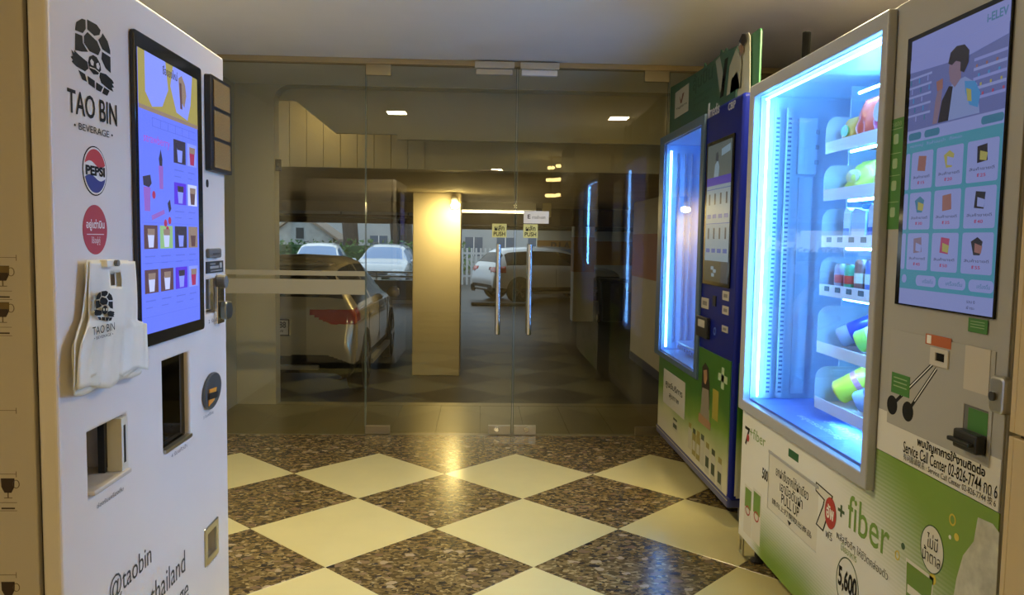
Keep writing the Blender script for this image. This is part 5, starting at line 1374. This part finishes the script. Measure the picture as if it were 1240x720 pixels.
# stickers and hardware on the control door
gst = mat('green_sticker', (0.05, 0.19, 0.035), 0.45)
gsl = mat('green_sticker_print', (0.30, 0.42, 0.24), 0.5)
st = q1((1080, 147), (1096, 140), (1091, 277), (1074, 278))
so_ = dec(F1, st, gst, snk, 'green_sticker', 0.004, 0.0006)
for y0 in (0.14, 0.36, 0.56, 0.80):
    a0, a1, b0, b1 = sub(st, 0.32, y0, 0.68, y0 + 0.09)
    M(F1).rr(a0, a1, b0, b1, 0.006, 0.0046, 0.005).build('pictogram', gsl, so_)
    M(F1).box(*sub(st, 0.1, y0 - 0.05, 0.9, y0 - 0.044), 0.0046, 0.005).build('sticker_rule', gsl, so_)
text(F1, 'วิธีใช้', sub(st, 0.15, 0.03, 0.85, 0.07), gsl, so_, 0.0052)
for qd in (q1((1177, 384), (1200, 388), (1199, 405), (1175, 401)), q1((1083, 450), (1105, 456), (1104, 481), (1082, 475))):
    o = dec(F1, qd, gst, snk, 'green_sticker', 0.0062, 0.0006)
    for y0 in (0.2, 0.4, 0.6):
        M(F1).box(*sub(qd, 0.12, y0, 0.85, y0 + 0.05), 0.0068, 0.0071).build('sticker_rule', gsl, o)
pl1 = q1((1081, 395), (1206, 428), (1204, 562), (1077, 516))
plate1 = M(F1).plate(*pl1, [rec], 0.004, 0.006).build('access_panel', mat('grey_panel', (0.38, 0.375, 0.35), 0.38), snk, bevel=0.001)
dec(F1, q1((1124, 404), (1155, 409), (1155, 422), (1124, 417)), mat('orange_sticker', (0.42, 0.10, 0.03), 0.5), snk, 'orange_sticker', 0.006)
dec(F1, q1((1126, 405), (1131, 406), (1131, 416), (1126, 415)), WHITE, snk, 'sticker_symbol', 0.0068)
wq = q1((1131, 420), (1153, 424), (1152, 447), (1130, 441))
so2 = M(F1).plate(*wq, [sub(wq, 0.3, 0.25, 0.8, 0.7)], 0.006, 0.010).build('scanner_window', mat('light_plate', (0.55, 0.52, 0.46), 0.4), snk, bevel=0.001)
M(F1).box(*sub(wq, 0.3, 0.25, 0.8, 0.7), 0.0061, 0.0066).build('scanner_lens', GLOSSBLACK, so2)
# printed spoons
for (x0, y0, x1_, y1_) in ((1083, 490, 1132, 441), (1102, 498, 1137, 446)):
    c_ = F1.at(x0, y0); t_ = F1.at(x1_, y1_)
    o = M(F1).ell(c_[0], c_[1], 0.026, 0.026, 0.006, 0.0066, 20).build('spoon_print', INK, snk)
    dx, dy = t_[0] - c_[0], t_[1] - c_[1]; L_ = math.hypot(dx, dy); nx_, ny_ = -dy / L_ * 0.005, dx / L_ * 0.005
    M(F1).pr([(c_[0] - nx_, c_[1] - ny_), (t_[0] - nx_, t_[1] - ny_), (t_[0] + nx_, t_[1] + ny_), (c_[0] + nx_, c_[1] + ny_)], 0.006, 0.0064).build('spoon_handle', INK, o)
    M(F1).pr([(c_[0] - nx_ * .3 + dx * .25, c_[1] - ny_ * .3 + dy * .25), (t_[0] - nx_ * .3, t_[1] - ny_ * .3), (t_[0] + nx_ * .3, t_[1] + ny_ * .3), (c_[0] + nx_ * .3 + dx * .25, c_[1] + ny_ * .3 + dy * .25)], 0.0064, 0.0067).build('handle_highlight', WHITE, o)
dec(F1, q1((1172, 416), (1203, 425), (1201, 479), (1171, 471)), mat('blank_card', (0.52, 0.48, 0.40), 0.5), snk, 'blank_card', 0.006, 0.0012)
# note recess
a0, a1, b0, b1 = rec
rb_ = M(F1).box(a0, a1, b0, b1, 0.0042, 0.0046).build('note_recess', gp, snk)
M(F1).box(*sub(rec, 0.18, 0.05, 0.98, 0.55), 0.0046, 0.0052).build('green_sticker', gst, rb_)
M(F1).box(*sub(rec, 0.0, 0.55, 1.0, 0.98), 0.0046, 0.030).build('note_mouth', BLACK, rb_, bevel=0.005)
M(F1).box(*sub(rec, -0.04, 0.74, 0.9, 0.84), 0.030, 0.042).build('note_lip', BLACK, rb_, bevel=0.003)
# lock with handle
lkq = q1((1203, 453), (1222, 458), (1220, 503), (1201, 498), h=0.02)
lo1 = M(F1).rr(*lkq, 0.012, 0.004, 0.03).build('lock_handle', STEEL, snk, bevel=0.006)
a0, a1, b0, b1 = lkq
M(F1).cyl((a0 + (a1 - a0) * 0.35, b0 + (b1 - b0) * 0.45, 0.03), (a0 + (a1 - a0) * 0.35, b0 + (b1 - b0) * 0.45, 0.035), 0.010).build('key_cylinder', mat('lock_dark', (0.1, 0.1, 0.1), 0.3, 0.8), lo1)
# service lettering
def tx1(s, tl, tr, br, bl, m_=INK, bold=0.0, h=0.0052, par=snk): return text(F1, s, q1(tl, tr, br, bl), m_, par, h, bold=bold)
tx1('พบปัญหาการใช้งานติดต่อ', (1113, 530), (1196, 561), (1196, 577), (1113, 544), bold=0.03)
tx1('Service Call Center 02-826-7744 กด 6', (1096, 537), (1211, 583), (1211, 600), (1096, 551), bold=0.01)
tx1('有问题请联系 · Service Call Center 02-826-7744 按 6', (1096, 551), (1209, 600), (1209, 610), (1096, 560))
# wrap prints
gp_ = mat('print_green', (0.16, 0.30, 0.05), 0.45); gd_ = mat('print_dark_green', (0.03, 0.08, 0.03), 0.45); rdp = mat('print_red', (0.42, 0.03, 0.03), 0.45); ylp = mat('print_yellow', (0.62, 0.48, 0.05), 0.45)
HP = 0.0036
def big(s, tl, tr, br, bl, m_, bold=0.0, h=HP): return text(F1, s, q1(tl, tr, br, bl), m_, snk, h, bold=bold)
big('fiber', (1028, 598), (1079, 628), (1079, 668), (1028, 647), gp_, 0.005)
big('+', (1016, 609), (1024, 613), (1024, 628), (1016, 624), gd_, 0.03)
sv = q1((989, 584), (1010, 590), (1008, 648), (987, 640))
M(F1).pr(spts(sv, [(0.0, 0.05), (1.0, 0.10), (0.95, 0.30), (0.55, 0.98), (0.1, 0.95), (0.45, 0.45), (0.5, 0.32), (0.0, 0.25)]), 0.003, 0.0036).build('seven_outline', INK, snk)
M(F1).pr(spts(sv, [(0.05, 0.08), (0.94, 0.125), (0.89, 0.29), (0.52, 0.94), (0.18, 0.92), (0.52, 0.45), (0.58, 0.29), (0.05, 0.22)]), 0.0036, 0.0040).build('seven_fill', white_w, snk)
ov = F1.at(1007, 621)
ovo = M(F1).ell(ov[0], ov[1], 0.040, 0.050, 0.0040, 0.0046, 28).build('red_oval', rdp, snk)
text(F1, 'อัพ', (ov[0] - 0.026, ov[0] + 0.026, ov[1] - 0.02, ov[1] + 0.026), WHITE, ovo, 0.005, bold=0.03)
big('ฟรี', (1001, 640), (1009, 644), (1009, 655), (1001, 650), INK, 0.0)
big('พลัสสิ่งดีๆ ให้ชีวิตคล่องตัว', (1014, 646), (1077, 684), (1077, 700), (1014, 658), INK, 0.0)
cc_ = F1.at(1027, 709)
rg = M(F1).ring(cc_[0], cc_[1], 0.072, 0.085, 0.004, 0.003, 0.0036, 36).build('price_ring', gd_, snk)
text(F1, '5,600', (cc_[0] - 0.058, cc_[0] + 0.06, cc_[1] - 0.03, cc_[1] + 0.045), INK, rg, HP + 0.0004, bold=0.03)
text(F1, 'มีใยอาหาร', (cc_[0] - 0.05, cc_[0] + 0.05, cc_[1] + 0.092, cc_[1] + 0.118), gp_, rg, HP)
bl2 = F1.at(1130, 665)
ba = M(F1).ring(bl2[0], bl2[1], 0.050, 0.060, 0.003, 0.003, 0.0036, 32).build('speech_balloon', gd_, snk)
M(F1).ell(bl2[0], bl2[1], 0.047, 0.057, 0.003, 0.0033, 32).build('balloon_field', white_w, ba)
text(F1, 'ไม่มี', (bl2[0] - 0.022, bl2[0] + 0.024, bl2[1] + 0.000, bl2[1] + 0.038), INK, ba, HP + 0.0004)
text(F1, 'น้ำตาล', (bl2[0] - 0.038, bl2[0] + 0.038, bl2[1] - 0.036, bl2[1] + 0.0), INK, ba, HP + 0.0004)
M(F1).ell(bl2[0] + 0.01, bl2[1] - 0.07, 0.014, 0.014, 0.003, 0.0036, 20).build('yellow_dot', ylp, ba)
for (x, y, r_, m_) in ((1155, 629, 0.013, ylp), (1160, 650, 0.009, ylp), (1088, 672, 0.012, ylp), (1095, 661, 0.009, gd_), (1152, 650, 0.005, WHITE)):
    c_ = F1.at(x, y)
    (M(F1).ring(c_[0], c_[1], r_, r_ * 1.1, 0.004, 0.003, 0.0036, 18) if r_ > 0.01 else M(F1).ell(c_[0], c_[1], r_, r_, 0.003, 0.0036, 14)).build('bubble_print', m_, snk)
gq = q1((1097, 680), (1132, 692), (1130, 760), (1096, 748))
gg = M(F1).pr(spts(gq, [(0, 0), (1, 0), (0.92, 1), (0.08, 1)]), 0.003, 0.0036).build('glass_print', white_w, snk)
M(F1).pr(spts(gq, [(0.04, 0.06), (0.96, 0.06), (0.9, 0.98), (0.1, 0.98)]), 0.0036, 0.004).build('juice_print', mat('print_leaf', (0.13, 0.24, 0.03), 0.4), gg)
M(F1).box(*sub(gq, 0.12, 0.45, 0.75, 0.6), 0.004, 0.0044).build('ice_print', white_w, gg)
bt = [F1.at(x, y) for x, y in ((1186, 626), (1204, 634), (1212, 645), (1208, 720), (1207, 760), (1150, 760), (1160, 700), (1168, 672), (1181, 655))]
M(F1).pr(bt, 0.003, 0.0036).build('bottle_print', mat('print_grey_white', (0.50, 0.50, 0.42), 0.4, noise=0.2, nscale=30), snk)
# pickup flap
pf = M(F1).box(pick[0] + 0.002, pick[1] - 0.002, pick[2] + 0.002, pick[3] - 0.002, 0.0005, 0.0012).build('pickup_flap', white_w, snk)
M(F1).box(pick[0], pick[1], pick[3] - 0.010, pick[3], 0.001, 0.006).build('flap_rail', frame_m, pf)
def tp(s, x0, y0, x1_, y1_, bold=0.0): text(F1, s, sub(pick, x0, y0, x1_, y1_), INK, pf, 0.0016, bold=bold)
tp('ยกฝาขึ้นจากใต้ฝาเดียว', 0.16, 0.16, 0.82, 0.34, 0.01)
tp('เอามือดันฝา', 0.26, 0.36, 0.72, 0.54, 0.01)
tp('PULL UP', 0.30, 0.56, 0.66, 0.72, 0.01)
tp('請向上打開取出商品', 0.10, 0.76, 0.90, 0.86, 0.01)
M(F1).pr(spts(pick, [(0.44, 0.90), (0.52, 0.90), (0.48, 0.97)]), 0.0012, 0.0016).build('arrow_print', INK, pf)
dec(F1, q1((956, 543), (968, 549), (968, 559), (956, 553)), mat('green_dark_sticker', (0.01, 0.10, 0.03), 0.5), snk, 'small_green_sticker', 0.003)
# small prints on the far side
big('7', (903, 515), (909, 518), (909, 541), (903, 538), INK, 0.01)
big('+fiber', (909, 516), (928, 528), (928, 541), (909, 529), gp_, 0.0)
c_ = F1.at(907, 530); M(F1).ell(c_[0], c_[1], 0.014, 0.016, HP + 0.0006, HP + 0.001, 16).build('red_oval', rdp, snk)
big('500', (924, 566), (931, 569), (931, 583), (924, 580), INK, 0.03)
for (x0, y0, x1_, y1_) in ((902, 585, 911, 645), (912, 590, 922, 655)):
    qq = q1((x0, y0), (x1_, y0 + 6), (x1_, y1_ + 6), (x0, y1_))
    cb = M(F1).box(*qq, 0.003, 0.0036).build('carton_print', white_w, snk)
    M(F1).box(*sub(qq, 0.1, 0.05, 0.9, 0.45), 0.0036, 0.004).build('carton_field', gp_, cb)
    aa = sub(qq, 0.2, 0.4, 0.8, 0.6)
    M(F1).ring((aa[0] + aa[1]) / 2, (aa[2] + aa[3]) / 2, (aa[1] - aa[0]) / 2, (aa[3] - aa[2]) / 2, 0.006, 0.004, 0.0044, 18).build('carton_ring', rdp, cb)
# feet
for a_ in (A0 + 0.06, A1 - 0.06):
    for hh in (-0.06, -0.74):
        ft = M(F1).lathe((a_, 0.0, hh), (0, 1, 0), [(0.028, 0), (0.030, 0.008), (0.012, 0.02), (0.010, ZB + 0.002)], 14).build('levelling_foot', BLACK, snk)
brk = M(F1).plate(A0 + 0.0, A0 + 0.05, 0.02, ZB + 0.02, [(A0 + 0.015, A0 + 0.03, 0.04, 0.08)], -0.006, -0.002).build('corner_bracket', STEEL, snk)
# black aerial standing on the roof of the machine
AX = 1.25
aq = Face((AX, 0, 0), (0, -1, 0), (0, 0, 1), (-1, 0, 0)).q((971, 39), (982, 39), (982, 72), (971, 72))
t = thing('router_aerial', 'short black upright aerial standing on top of the snack machine', 'aerial', (AX, -(aq[0] + aq[1]) / 2, H1))

ya = -(aq[0] + aq[1]) / 2
M().cyl((AX, ya, H1 - 0.001), (AX, ya, H1 + 0.02), 0.035).build('base', BLACK, t, bevel=0.003)
M().cyl((AX, ya, H1 + 0.02), (AX, ya, aq[3]), 0.016).build('rod', mat('aerial_black', (0.006, 0.006, 0.006), 0.8, spec=0.1), t, bevel=0.003)
# ------------------------------------------------------------------ blue and green health machine
X2 = 1.175
F2 = faceXm(X2)
C0, C1 = -5.06, -3.555
H2 = 2.02; ZB2 = 0.125
hl = thing('health_vending_machine', 'blue and green vending machine on castors with lit empty glass cabinet', 'vending machine', (1.6, 4.3, 0))
def q2(*a, h=0.0): return F2.q(*a, h=h)
blue_pc = mat('royal_blue_coat', (0.004, 0.010, 0.17), 0.4, spec=0.2)
steelb = mat('blue_grey_frame', (0.06, 0.11, 0.19), 0.35)
wf = q2((802, 165), (857, 141), (846, 454), (795, 431))
wi2 = q2((809, 173), (853, 152), (842, 446), (798, 425))
D2 = -0.5
b2 = M(F2).plate(C0, C1, ZB2, H2, [wi2], D2, 0.0); b2.box(C0, C1, ZB2, H2, -0.8, D2)
b2.build('body', blue_pc, hl, bevel=0.035, seg=4)
M(F2).plate(*wf, [wi2], 0.0, 0.015).build('door_frame', steelb, hl, bevel=0.003)
lin2 = mat('cabinet_liner_two', (0.32, 0.53, 0.86), 0.3)
M(F2).box(*wi2, D2 - 0.001, D2 + 0.01).build('back_liner', lin2, hl)
for s_ in ((wi2[0], wi2[0] + 0.005, wi2[2], wi2[3]), (wi2[1] - 0.005, wi2[1], wi2[2], wi2[3]), (wi2[0], wi2[1], wi2[3] - 0.005, wi2[3]), (wi2[0], wi2[1], wi2[2], wi2[2] + 0.005)):
    M(F2).box(*s_, D2 + 0.01, -0.002).build('liner_panel', lin2, hl)
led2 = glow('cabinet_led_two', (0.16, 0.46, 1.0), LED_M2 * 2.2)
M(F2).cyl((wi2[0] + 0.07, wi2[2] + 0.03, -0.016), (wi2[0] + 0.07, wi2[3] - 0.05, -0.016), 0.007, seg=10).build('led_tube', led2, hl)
M(F2).cyl((wi2[1] - 0.016, wi2[2] + 0.03, -0.03), (wi2[1] - 0.016, wi2[3] - 0.05, -0.03), 0.009, seg=10).build('led_tube', led2, hl)  # second tube, hidden on the near side, added to brighten the interior
chr2 = mat('tube_reflection_metal', (0.85, 0.88, 0.92), 0.15, 0.8)  # shiny strips modelled in place of the tube's repeated reflections
for k, hh in enumerate((-0.075, -0.125, -0.165)):
    M(F2).box(wi2[0] + 0.005, wi2[0] + 0.015, wi2[2] + 0.05, wi2[3] - 0.06, hh - 0.005, hh + 0.005).build('tube_reflection_strip', chr2, hl)
M(F2).box(wi2[0] + 0.1, wi2[1] - 0.02, wi2[2] + 0.06, wi2[2] + 0.075, -0.45, -0.08).build('lift_tray', lin2, hl, bevel=0.003)
for k in range(12):
    aa = wi2[0] + 0.12 + k * 0.055
    M(F2).box(aa, aa + 0.03, wi2[2] + 0.03, wi2[2] + 0.05, -0.08, -0.078).build('tray_slot', mat('slot_blue', (0.12, 0.18, 0.32), 0.5), hl)
M(F2).box(*wi2, 0.004, 0.009).build('cabinet_glass', gl1, hl)
# printed lower wrap
def wrap2():
    m = bpy.data.materials.new('green_fade_wrap'); m.use_nodes = True; nt = m.node_tree; p = nt.nodes['Principled BSDF']
    g = nt.nodes.new('ShaderNodeNewGeometry'); s = nt.nodes.new('ShaderNodeSeparateXYZ'); nt.links.new(g.outputs['Position'], s.inputs[0])
    n = nt.nodes.new('ShaderNodeTexNoise'); n.inputs['Scale'].default_value = 3.0; nt.links.new(g.outputs['Position'], n.inputs['Vector'])
    ad = nt.nodes.new('ShaderNodeMath'); ad.operation = 'MULTIPLY_ADD'; ad.inputs[1].default_value = 0.18
    nt.links.new(n.outputs['Fac'], ad.inputs[0]); nt.links.new(s.outputs['Z'], ad.inputs[2])
    r = nt.nodes.new('ShaderNodeValToRGB'); e = r.color_ramp.elements
    e[0].position = 0.26; e[0].color = (0.52, 0.50, 0.40, 1); e[1].position = 0.36; e[1].color = (0.42, 0.44, 0.26, 1)
    x = e.new(0.50); x.color = (0.12, 0.24, 0.02, 1)
    x = e.new(0.62); x.color = (0.035, 0.13, 0.012, 1)
    nt.links.new(ad.outputs[0], r.inputs[0]); nt.links.new(r.outputs[0], p.inputs['Base Color']); p.inputs['Roughness'].default_value = 0.3
    return m
w2m = wrap2()
zsp = q2((846, 432), (880, 434), (880, 436), (846, 434))[3]
zs = F2.at(870, 430)[1]
wr2 = M(F2).box(C0 + 0.03, C1 - 0.03, ZB2 + 0.02, wf[2] - 0.002, 0.0, 0.003)
wr2.box(wf[1] + 0.002, C1 - 0.03, wf[2] - 0.002, zs, 0.0, 0.003)
wr2.build('printed_wrap', w2m, hl)
# the wrap carried round the near corner
SF = Face((0, 3.555, 0), (1, 0, 0), (0, 0, 1), (0, -1, 0))
M(SF).box(X2 + 0.034, X2 + 0.3, ZB2 + 0.02, zs, 0.0, 0.003).build('side_wrap', w2m, hl)
for k in range(5):
    t0, t1 = R(90 * k / 5), R(90 * (k + 1) / 5)
    pts = []
    for t in (t0, t1):
        pts.append((X2 + 0.035 - 0.0365 * math.cos(t), 3.555 + 0.035 - 0.0365 * math.sin(t)))
    o = M(W0); o.quad((*pts[0], ZB2 + 0.03), (*pts[1], ZB2 + 0.03), (*pts[1], zs), (*pts[0], zs)); o.build('corner_wrap', w2m, hl)
# blue skirt
M(F2).box(C0 + 0.004, C1 - 0.004, ZB2 - 0.03, ZB2 + 0.022, -0.78, 0.006).build('skirt', mat('skirt_blue', (0.05, 0.06, 0.20), 0.35), hl, bevel=0.008)
M(F2).box(C0 + 0.004, C1 - 0.004, ZB2 + 0.006, ZB2 + 0.010, 0.006, 0.0075).build('skirt_line', grey_al, hl)
# touch screen
sz = q2((858.5, 174), (891, 161), (885, 349), (852.5, 343))
sc2 = M(F2).box(*sz, 0.0, 0.010).build('screen', GLOSSBLACK, hl, bevel=0.002)
l2 = (sz[0] + 0.03, sz[1] - 0.02, sz[2] + 0.02, sz[3] - 0.02)
def s2_(x0, y0, x1, y1, m_, name='screen_tile', h=0.0105): return dec(F2, sub(l2, x0, y0, x1, y1), m_, sc2, name, h, 0.0003)
m_bg = glow('m2_screen_pale', (0.22, 0.33, 0.42), 0.55); m_pic = glow('m2_screen_picture', (0.10, 0.13, 0.13), 0.55); m_pur = glow('m2_screen_violet', (0.06, 0.04, 0.42), 0.55)
m_blu = glow('m2_screen_blue', (0.03, 0.09, 0.40), 0.55); m_dk = glow('m2_screen_dark', (0.03, 0.04, 0.06), 0.55); m_br = glow('m2_screen_brown', (0.05, 0.045, 0.02), 0.55)
s2_(0, 0, 1, 1, m_bg, 'display', 0.0101)
s2_(0, 0, 1, 0.24, m_pic, 'picture')
for pts, m_ in (([(0.30, 0.24), (0.34, 0.15), (0.45, 0.12), (0.52, 0.17), (0.50, 0.24)], m_bg), ([(0.36, 0.12), (0.37, 0.07), (0.44, 0.06), (0.48, 0.09), (0.46, 0.13)], m_dk), ([(0.6, 0.05), (0.95, 0.03), (0.95, 0.08), (0.6, 0.1)], m_bg)):
    M(F2).pr(spts(l2, pts), 0.0109, 0.0112).build('picture', m_, sc2)
s2_(0, 0.24, 1, 0.30, m_pur, 'banner')
for r_ in range(2):
    for c_ in range(4):
        x0 = 0.04 + c_ * 0.24; y0 = 0.33 + r_ * 0.25
        s2_(x0 + 0.07, y0 + 0.03, x0 + 0.13, y0 + 0.11, m_dk, 'product')
        M(F2).rr(*sub(l2, x0 + 0.02, y0 + 0.18, x0 + 0.18, y0 + 0.21), 0.004, 0.0109, 0.0112).build('button', m_blu, sc2)
    s2_(0.0, 0.325 + r_ * 0.25, 1, 0.33 + r_ * 0.25, m_blu, 'divider')
s2_(0, 0.85, 0.72, 1.0, m_br, 'footer'); s2_(0.72, 0.85, 1, 1.0, m_dk, 'footer')
for x, y in ((0.3, 0.89), (0.4, 0.91), (0.33, 0.94)): s2_(x, y, x + 0.12, y + 0.025, m_bg, 'symbol', 0.0109)
# plates, slot and card reader
lp = mat('label_plate_beige', (0.42, 0.40, 0.36), 0.45)
for cn in (((850.5, 361), (859, 360), (858, 373), (849.5, 373)), ((876, 353), (883.5, 352), (883, 363), (875, 364)), ((875.5, 371), (883, 370), (882.5, 380), (875, 381)), ((875, 395), (882, 394), (881.5, 401), (874.5, 403))):
    o = dec(F2, q2(*cn), lp, hl, 'label_plate', 0.0, 0.003)
    M(F2).box(*sub(q2(*cn), 0.2, 0.3, 0.8, 0.7), 0.003, 0.0034).build('plate_print', mat('plate_print_grey', (0.16, 0.15, 0.15), 0.5), o)
M(F2).box(*q2((864.5, 358), (868, 358), (867.5, 370), (864, 371)), 0, 0.006).build('coin_slot', BLACK, hl)
crq = q2((847.5, 384), (861, 382), (860, 408), (846.5, 408))
cr2 = M(F2).rr(*crq, 0.012, 0, 0.02).build('card_reader', BLACK, hl, bevel=0.004)
M(F2).box(*sub(crq, 0.2, 0.15, 0.8, 0.5), 0.02, 0.0205).build('reader_display', lp, cr2)
cc2 = F2.at(866, 401); M(F2).ring(cc2[0], cc2[1], 0.02, 0.02, 0.006, 0, 0.004, 18).build('reader_ring', mat('ring_blue', (0.05, 0.10, 0.4), 0.3), hl)
# lettering at the head
lt_ = mat('lettering_silver', (0.42, 0.44, 0.55), 0.4)
mq = q2((859.5, 128), (871.5, 124), (871.5, 137), (859.5, 142))
text(F2, 'medis', mq, lt_, hl, 0.001, bold=0.02)
for k in range(2):
    a_ = mq[0] - 0.035 + k * 0.018
    M(F2).pr([(a_, mq[2]), (a_ + 0.010, mq[2]), (a_ + 0.018, mq[3] + 0.02), (a_ + 0.008, mq[3] + 0.02)], 0, 0.0008).build('emblem_bar', lt_, hl)
text(F2, 'CBIP', q2((882, 125), (891, 121), (891, 130), (882, 134)), lt_, hl, 0.001, bold=0.02)
# prints on the wrap
pn = q2((804, 447), (831, 461), (829, 507), (804, 487))
po2 = dec(F2, pn, mat('notice_grey', (0.45, 0.44, 0.40), 0.6), hl, 'paper_panel', 0.003)
text(F2, 'ศูนย์บริการ', sub(pn, 0.12, 0.28, 0.9, 0.52), INK, po2, 0.0045, bold=0.01); text(F2, 'สุขภาพ', sub(pn, 0.3, 0.6, 0.75, 0.78), INK, po2, 0.0045)
HP2 = 0.0034
hair = mat('print_hair', (0.02, 0.012, 0.008), 0.5); skin = mat('print_skin', (0.30, 0.17, 0.09), 0.5); shirt = mat('print_shirt', (0.22, 0.19, 0.14), 0.5)
wq2 = q2((846, 436), (864, 441), (863, 520), (846, 512))
po3 = M(F2).pr(spts(wq2, [(0.25, 0.1), (0.45, 0.0), (0.68, 0.06), (0.78, 0.3), (0.82, 0.7), (0.3, 0.7), (0.25, 0.4)]), 0.003, HP2).build('portrait_print', hair, hl)
M(F2).pr(spts(wq2, [(0.35, 0.14), (0.58, 0.10), (0.62, 0.24), (0.52, 0.34), (0.40, 0.32)]), HP2, HP2 + 0.0004).build('portrait_face', skin, po3)
M(F2).pr(spts(wq2, [(0.3, 0.42), (0.75, 0.40), (0.85, 0.95), (0.2, 0.95)]), HP2, HP2 + 0.0004).build('portrait_shirt', shirt, po3)
M(F2).pr(spts(wq2, [(0.1, 0.85), (0.95, 0.88), (0.95, 1.0), (0.1, 1.0)]), HP2 + 0.0004, HP2 + 0.0008).build('portrait_arm', skin, po3)
wp2 = mat('print_cross_white', (0.36, 0.46, 0.30), 0.5)
xq = q2((871, 443), (882, 447), (881, 473), (870, 469))
for r4 in ((0.35, 0.0, 0.65, 1.0), (0.0, 0.33, 1.0, 0.67)):
    M(F2).box(*sub(xq, *r4), 0.003, HP2).build('cross_print', wp2, hl)
tq = q2((864, 471), (871, 473), (870, 510), (863, 507)); M(F2).box(*tq, 0.003, HP2).build('tube_print', mat('print_gold', (0.30, 0.25, 0.03), 0.5), hl)
prp = mat('print_pack_white', (0.45, 0.44, 0.36), 0.5); prg = mat('print_pack_gold', (0.26, 0.22, 0.05), 0.5); prd = mat('print_pack_dark', (0.03, 0.05, 0.03), 0.5)
for k, (x, y0, y1, m_) in enumerate(((836, 510, 542, prp), (841, 517, 550, prg), (846, 520, 556, prg), (851, 524, 562, prp), (857, 534, 572, prp), (864, 542, 582, prp), (872, 552, 592, prp), (818, 505, 520, prp))):
    wd = 4 + k * 0.35
    qq = q2((x - wd / 2, y0), (x + wd / 2, y0 + 3), (x + wd / 2, y1 + 3), (x - wd / 2, y1))
    o = M(F2).box(*sub(qq, 0, 0.18, 1, 1), 0.003, HP2).build('pack_print', m_, hl)
    M(F2).box(*sub(qq, 0.15, 0.0, 0.85, 0.18), 0.003, HP2).build('pack_cap', prd if k % 2 else prg, o)
    M(F2).box(*sub(qq, 0.15, 0.45, 0.85, 0.8), HP2, HP2 + 0.0004).build('pack_label', prd if k > 3 else prp, o)
# castors
for a_ in (C0 + 0.10, C1 - 0.08):
    for hh in (-0.10, -0.70):
        y_ = -a_; x_ = X2 - hh
        ct = M().box(x_ - 0.02, x_ + 0.02, y_ - 0.024, y_ + 0.024, 0.055, ZB2 - 0.028).build('castor', BLACK, hl, bevel=0.003)
        M().cyl((x_ - 0.014, y_ + 0.01, 0.034), (x_ + 0.014, y_ + 0.01, 0.034), 0.0335, seg=18).build('castor_wheel', gp, ct, bevel=0.004)
# header board standing on the machine
BX = X2 + 0.06
FB = faceXm(BX)
brd = thing('header_board', 'green advertising board standing on top of the blue machine', 'sign board', (BX, 4.4, H2))
gb = mat('board_green', (0.022, 0.085, 0.055), 0.45)
def bq(*p): return [FB.at(*x) for x in p]
low = H2 + 0.001
outl = bq((812, 106), (840, 90), (852, 82), (853, 76), (855, 80), (866, 71), (872, 66), (873, 60), (876, 64), (879, 58), (881, 61), (893, 55))
outl = [(a, b) for a, b in outl]
outl = [(outl[0][0], low)] + outl + [(outl[-1][0], low)]
M(FB).pr(outl, -0.008, 0.0).build('board', gb, brd)
ob_ = bq((890, 60), (896, 46), (900, 40), (904, 39), (906, 44), (906, 104))
M(FB).pr([(ob_[0][0], low)] + ob_[:-1] + [(ob_[-1][0], low)], -0.012, -0.0085).build('figure_edge', mat('board_edge', (0.5, 0.5, 0.4), 0.6), brd)
pb2 = bq((905, 48), (918, 34), (921, 36), (921, 106))
PB = Face((BX + 0.02, 0, 0), (0, -1, 0), (0, 0, 1), (-1, 0, 0))
rt = PB.q((903, 47), (921, 33), (919, 104), (901, 108))
M(PB).rr(rt[0], rt[1], low, rt[3], 0.02, -0.008, 0.0).build('board', mat('board_light_green', (0.05, 0.20, 0.09), 0.45), brd)
M(PB).box(*sub(rt, 0.3, 0.2, 0.45, 0.34), 0.0, 0.0006).build('board_print', gd_, brd)
lq2 = FB.q((817, 112), (834, 102), (834, 134), (818, 143))
bl3 = dec(FB, lq2, mat('board_label', (0.40, 0.40, 0.35), 0.5), brd, 'brand_label')
M(FB).pr(spts(lq2, [(0.35, 0.25), (0.47, 0.45), (0.55, 0.22), (0.68, 0.22), (0.52, 0.55), (0.42, 0.55)]), 0.0008, 0.0012).build('label_mark', mat('label_mark_brown', (0.14, 0.04, 0.02), 0.5), bl3)
text(FB, 'Vegiterra', sub(lq2, 0.12, 0.62, 0.9, 0.74), INK, bl3, 0.0014)
gl_ = mat('board_lettering', (0.012, 0.05, 0.03), 0.5)
text(FB, 'ลุ้นบิน', FB.q((839, 92), (864, 74), (863, 99), (839, 117)), gl_, brd, 0.0008, bold=0.03)
text(FB, 'แลกของรางวัล', FB.q((840, 119), (862, 102), (862, 106), (840, 124)), gl_, brd, 0.0008)
text(FB, 'สะสมแต้ม', FB.q((840, 127), (858, 113), (858, 117), (840, 131)), gl_, brd, 0.0008)
for pts, m_, nm in ((((867, 74), (872, 68), (878, 100), (872, 112)), mat('board_grey', (0.25, 0.27, 0.24), 0.5), 'figure_print'),
                    (((878, 72), (882, 69), (876, 116), (872, 119)), INK, 'figure_print'),
                    (((884, 80), (892, 58), (898, 72), (896, 106), (880, 116)), mat('board_coat', (0.33, 0.34, 0.28), 0.5), 'figure_print'),
                    (((886, 96), (893, 86), (896, 106), (884, 114)), mat('board_teal', (0.04, 0.26, 0.22), 0.5), 'figure_print'),
                    (((895, 50), (899, 41), (903, 41), (904, 50), (900, 56)), hair, 'figure_hair'),
                    (((894, 56), (899, 53), (901, 62), (897, 68)), skin, 'figure_face')):
    M(FB).pr(bq(*pts), 0.0008, 0.0014).build(nm, m_, brd)
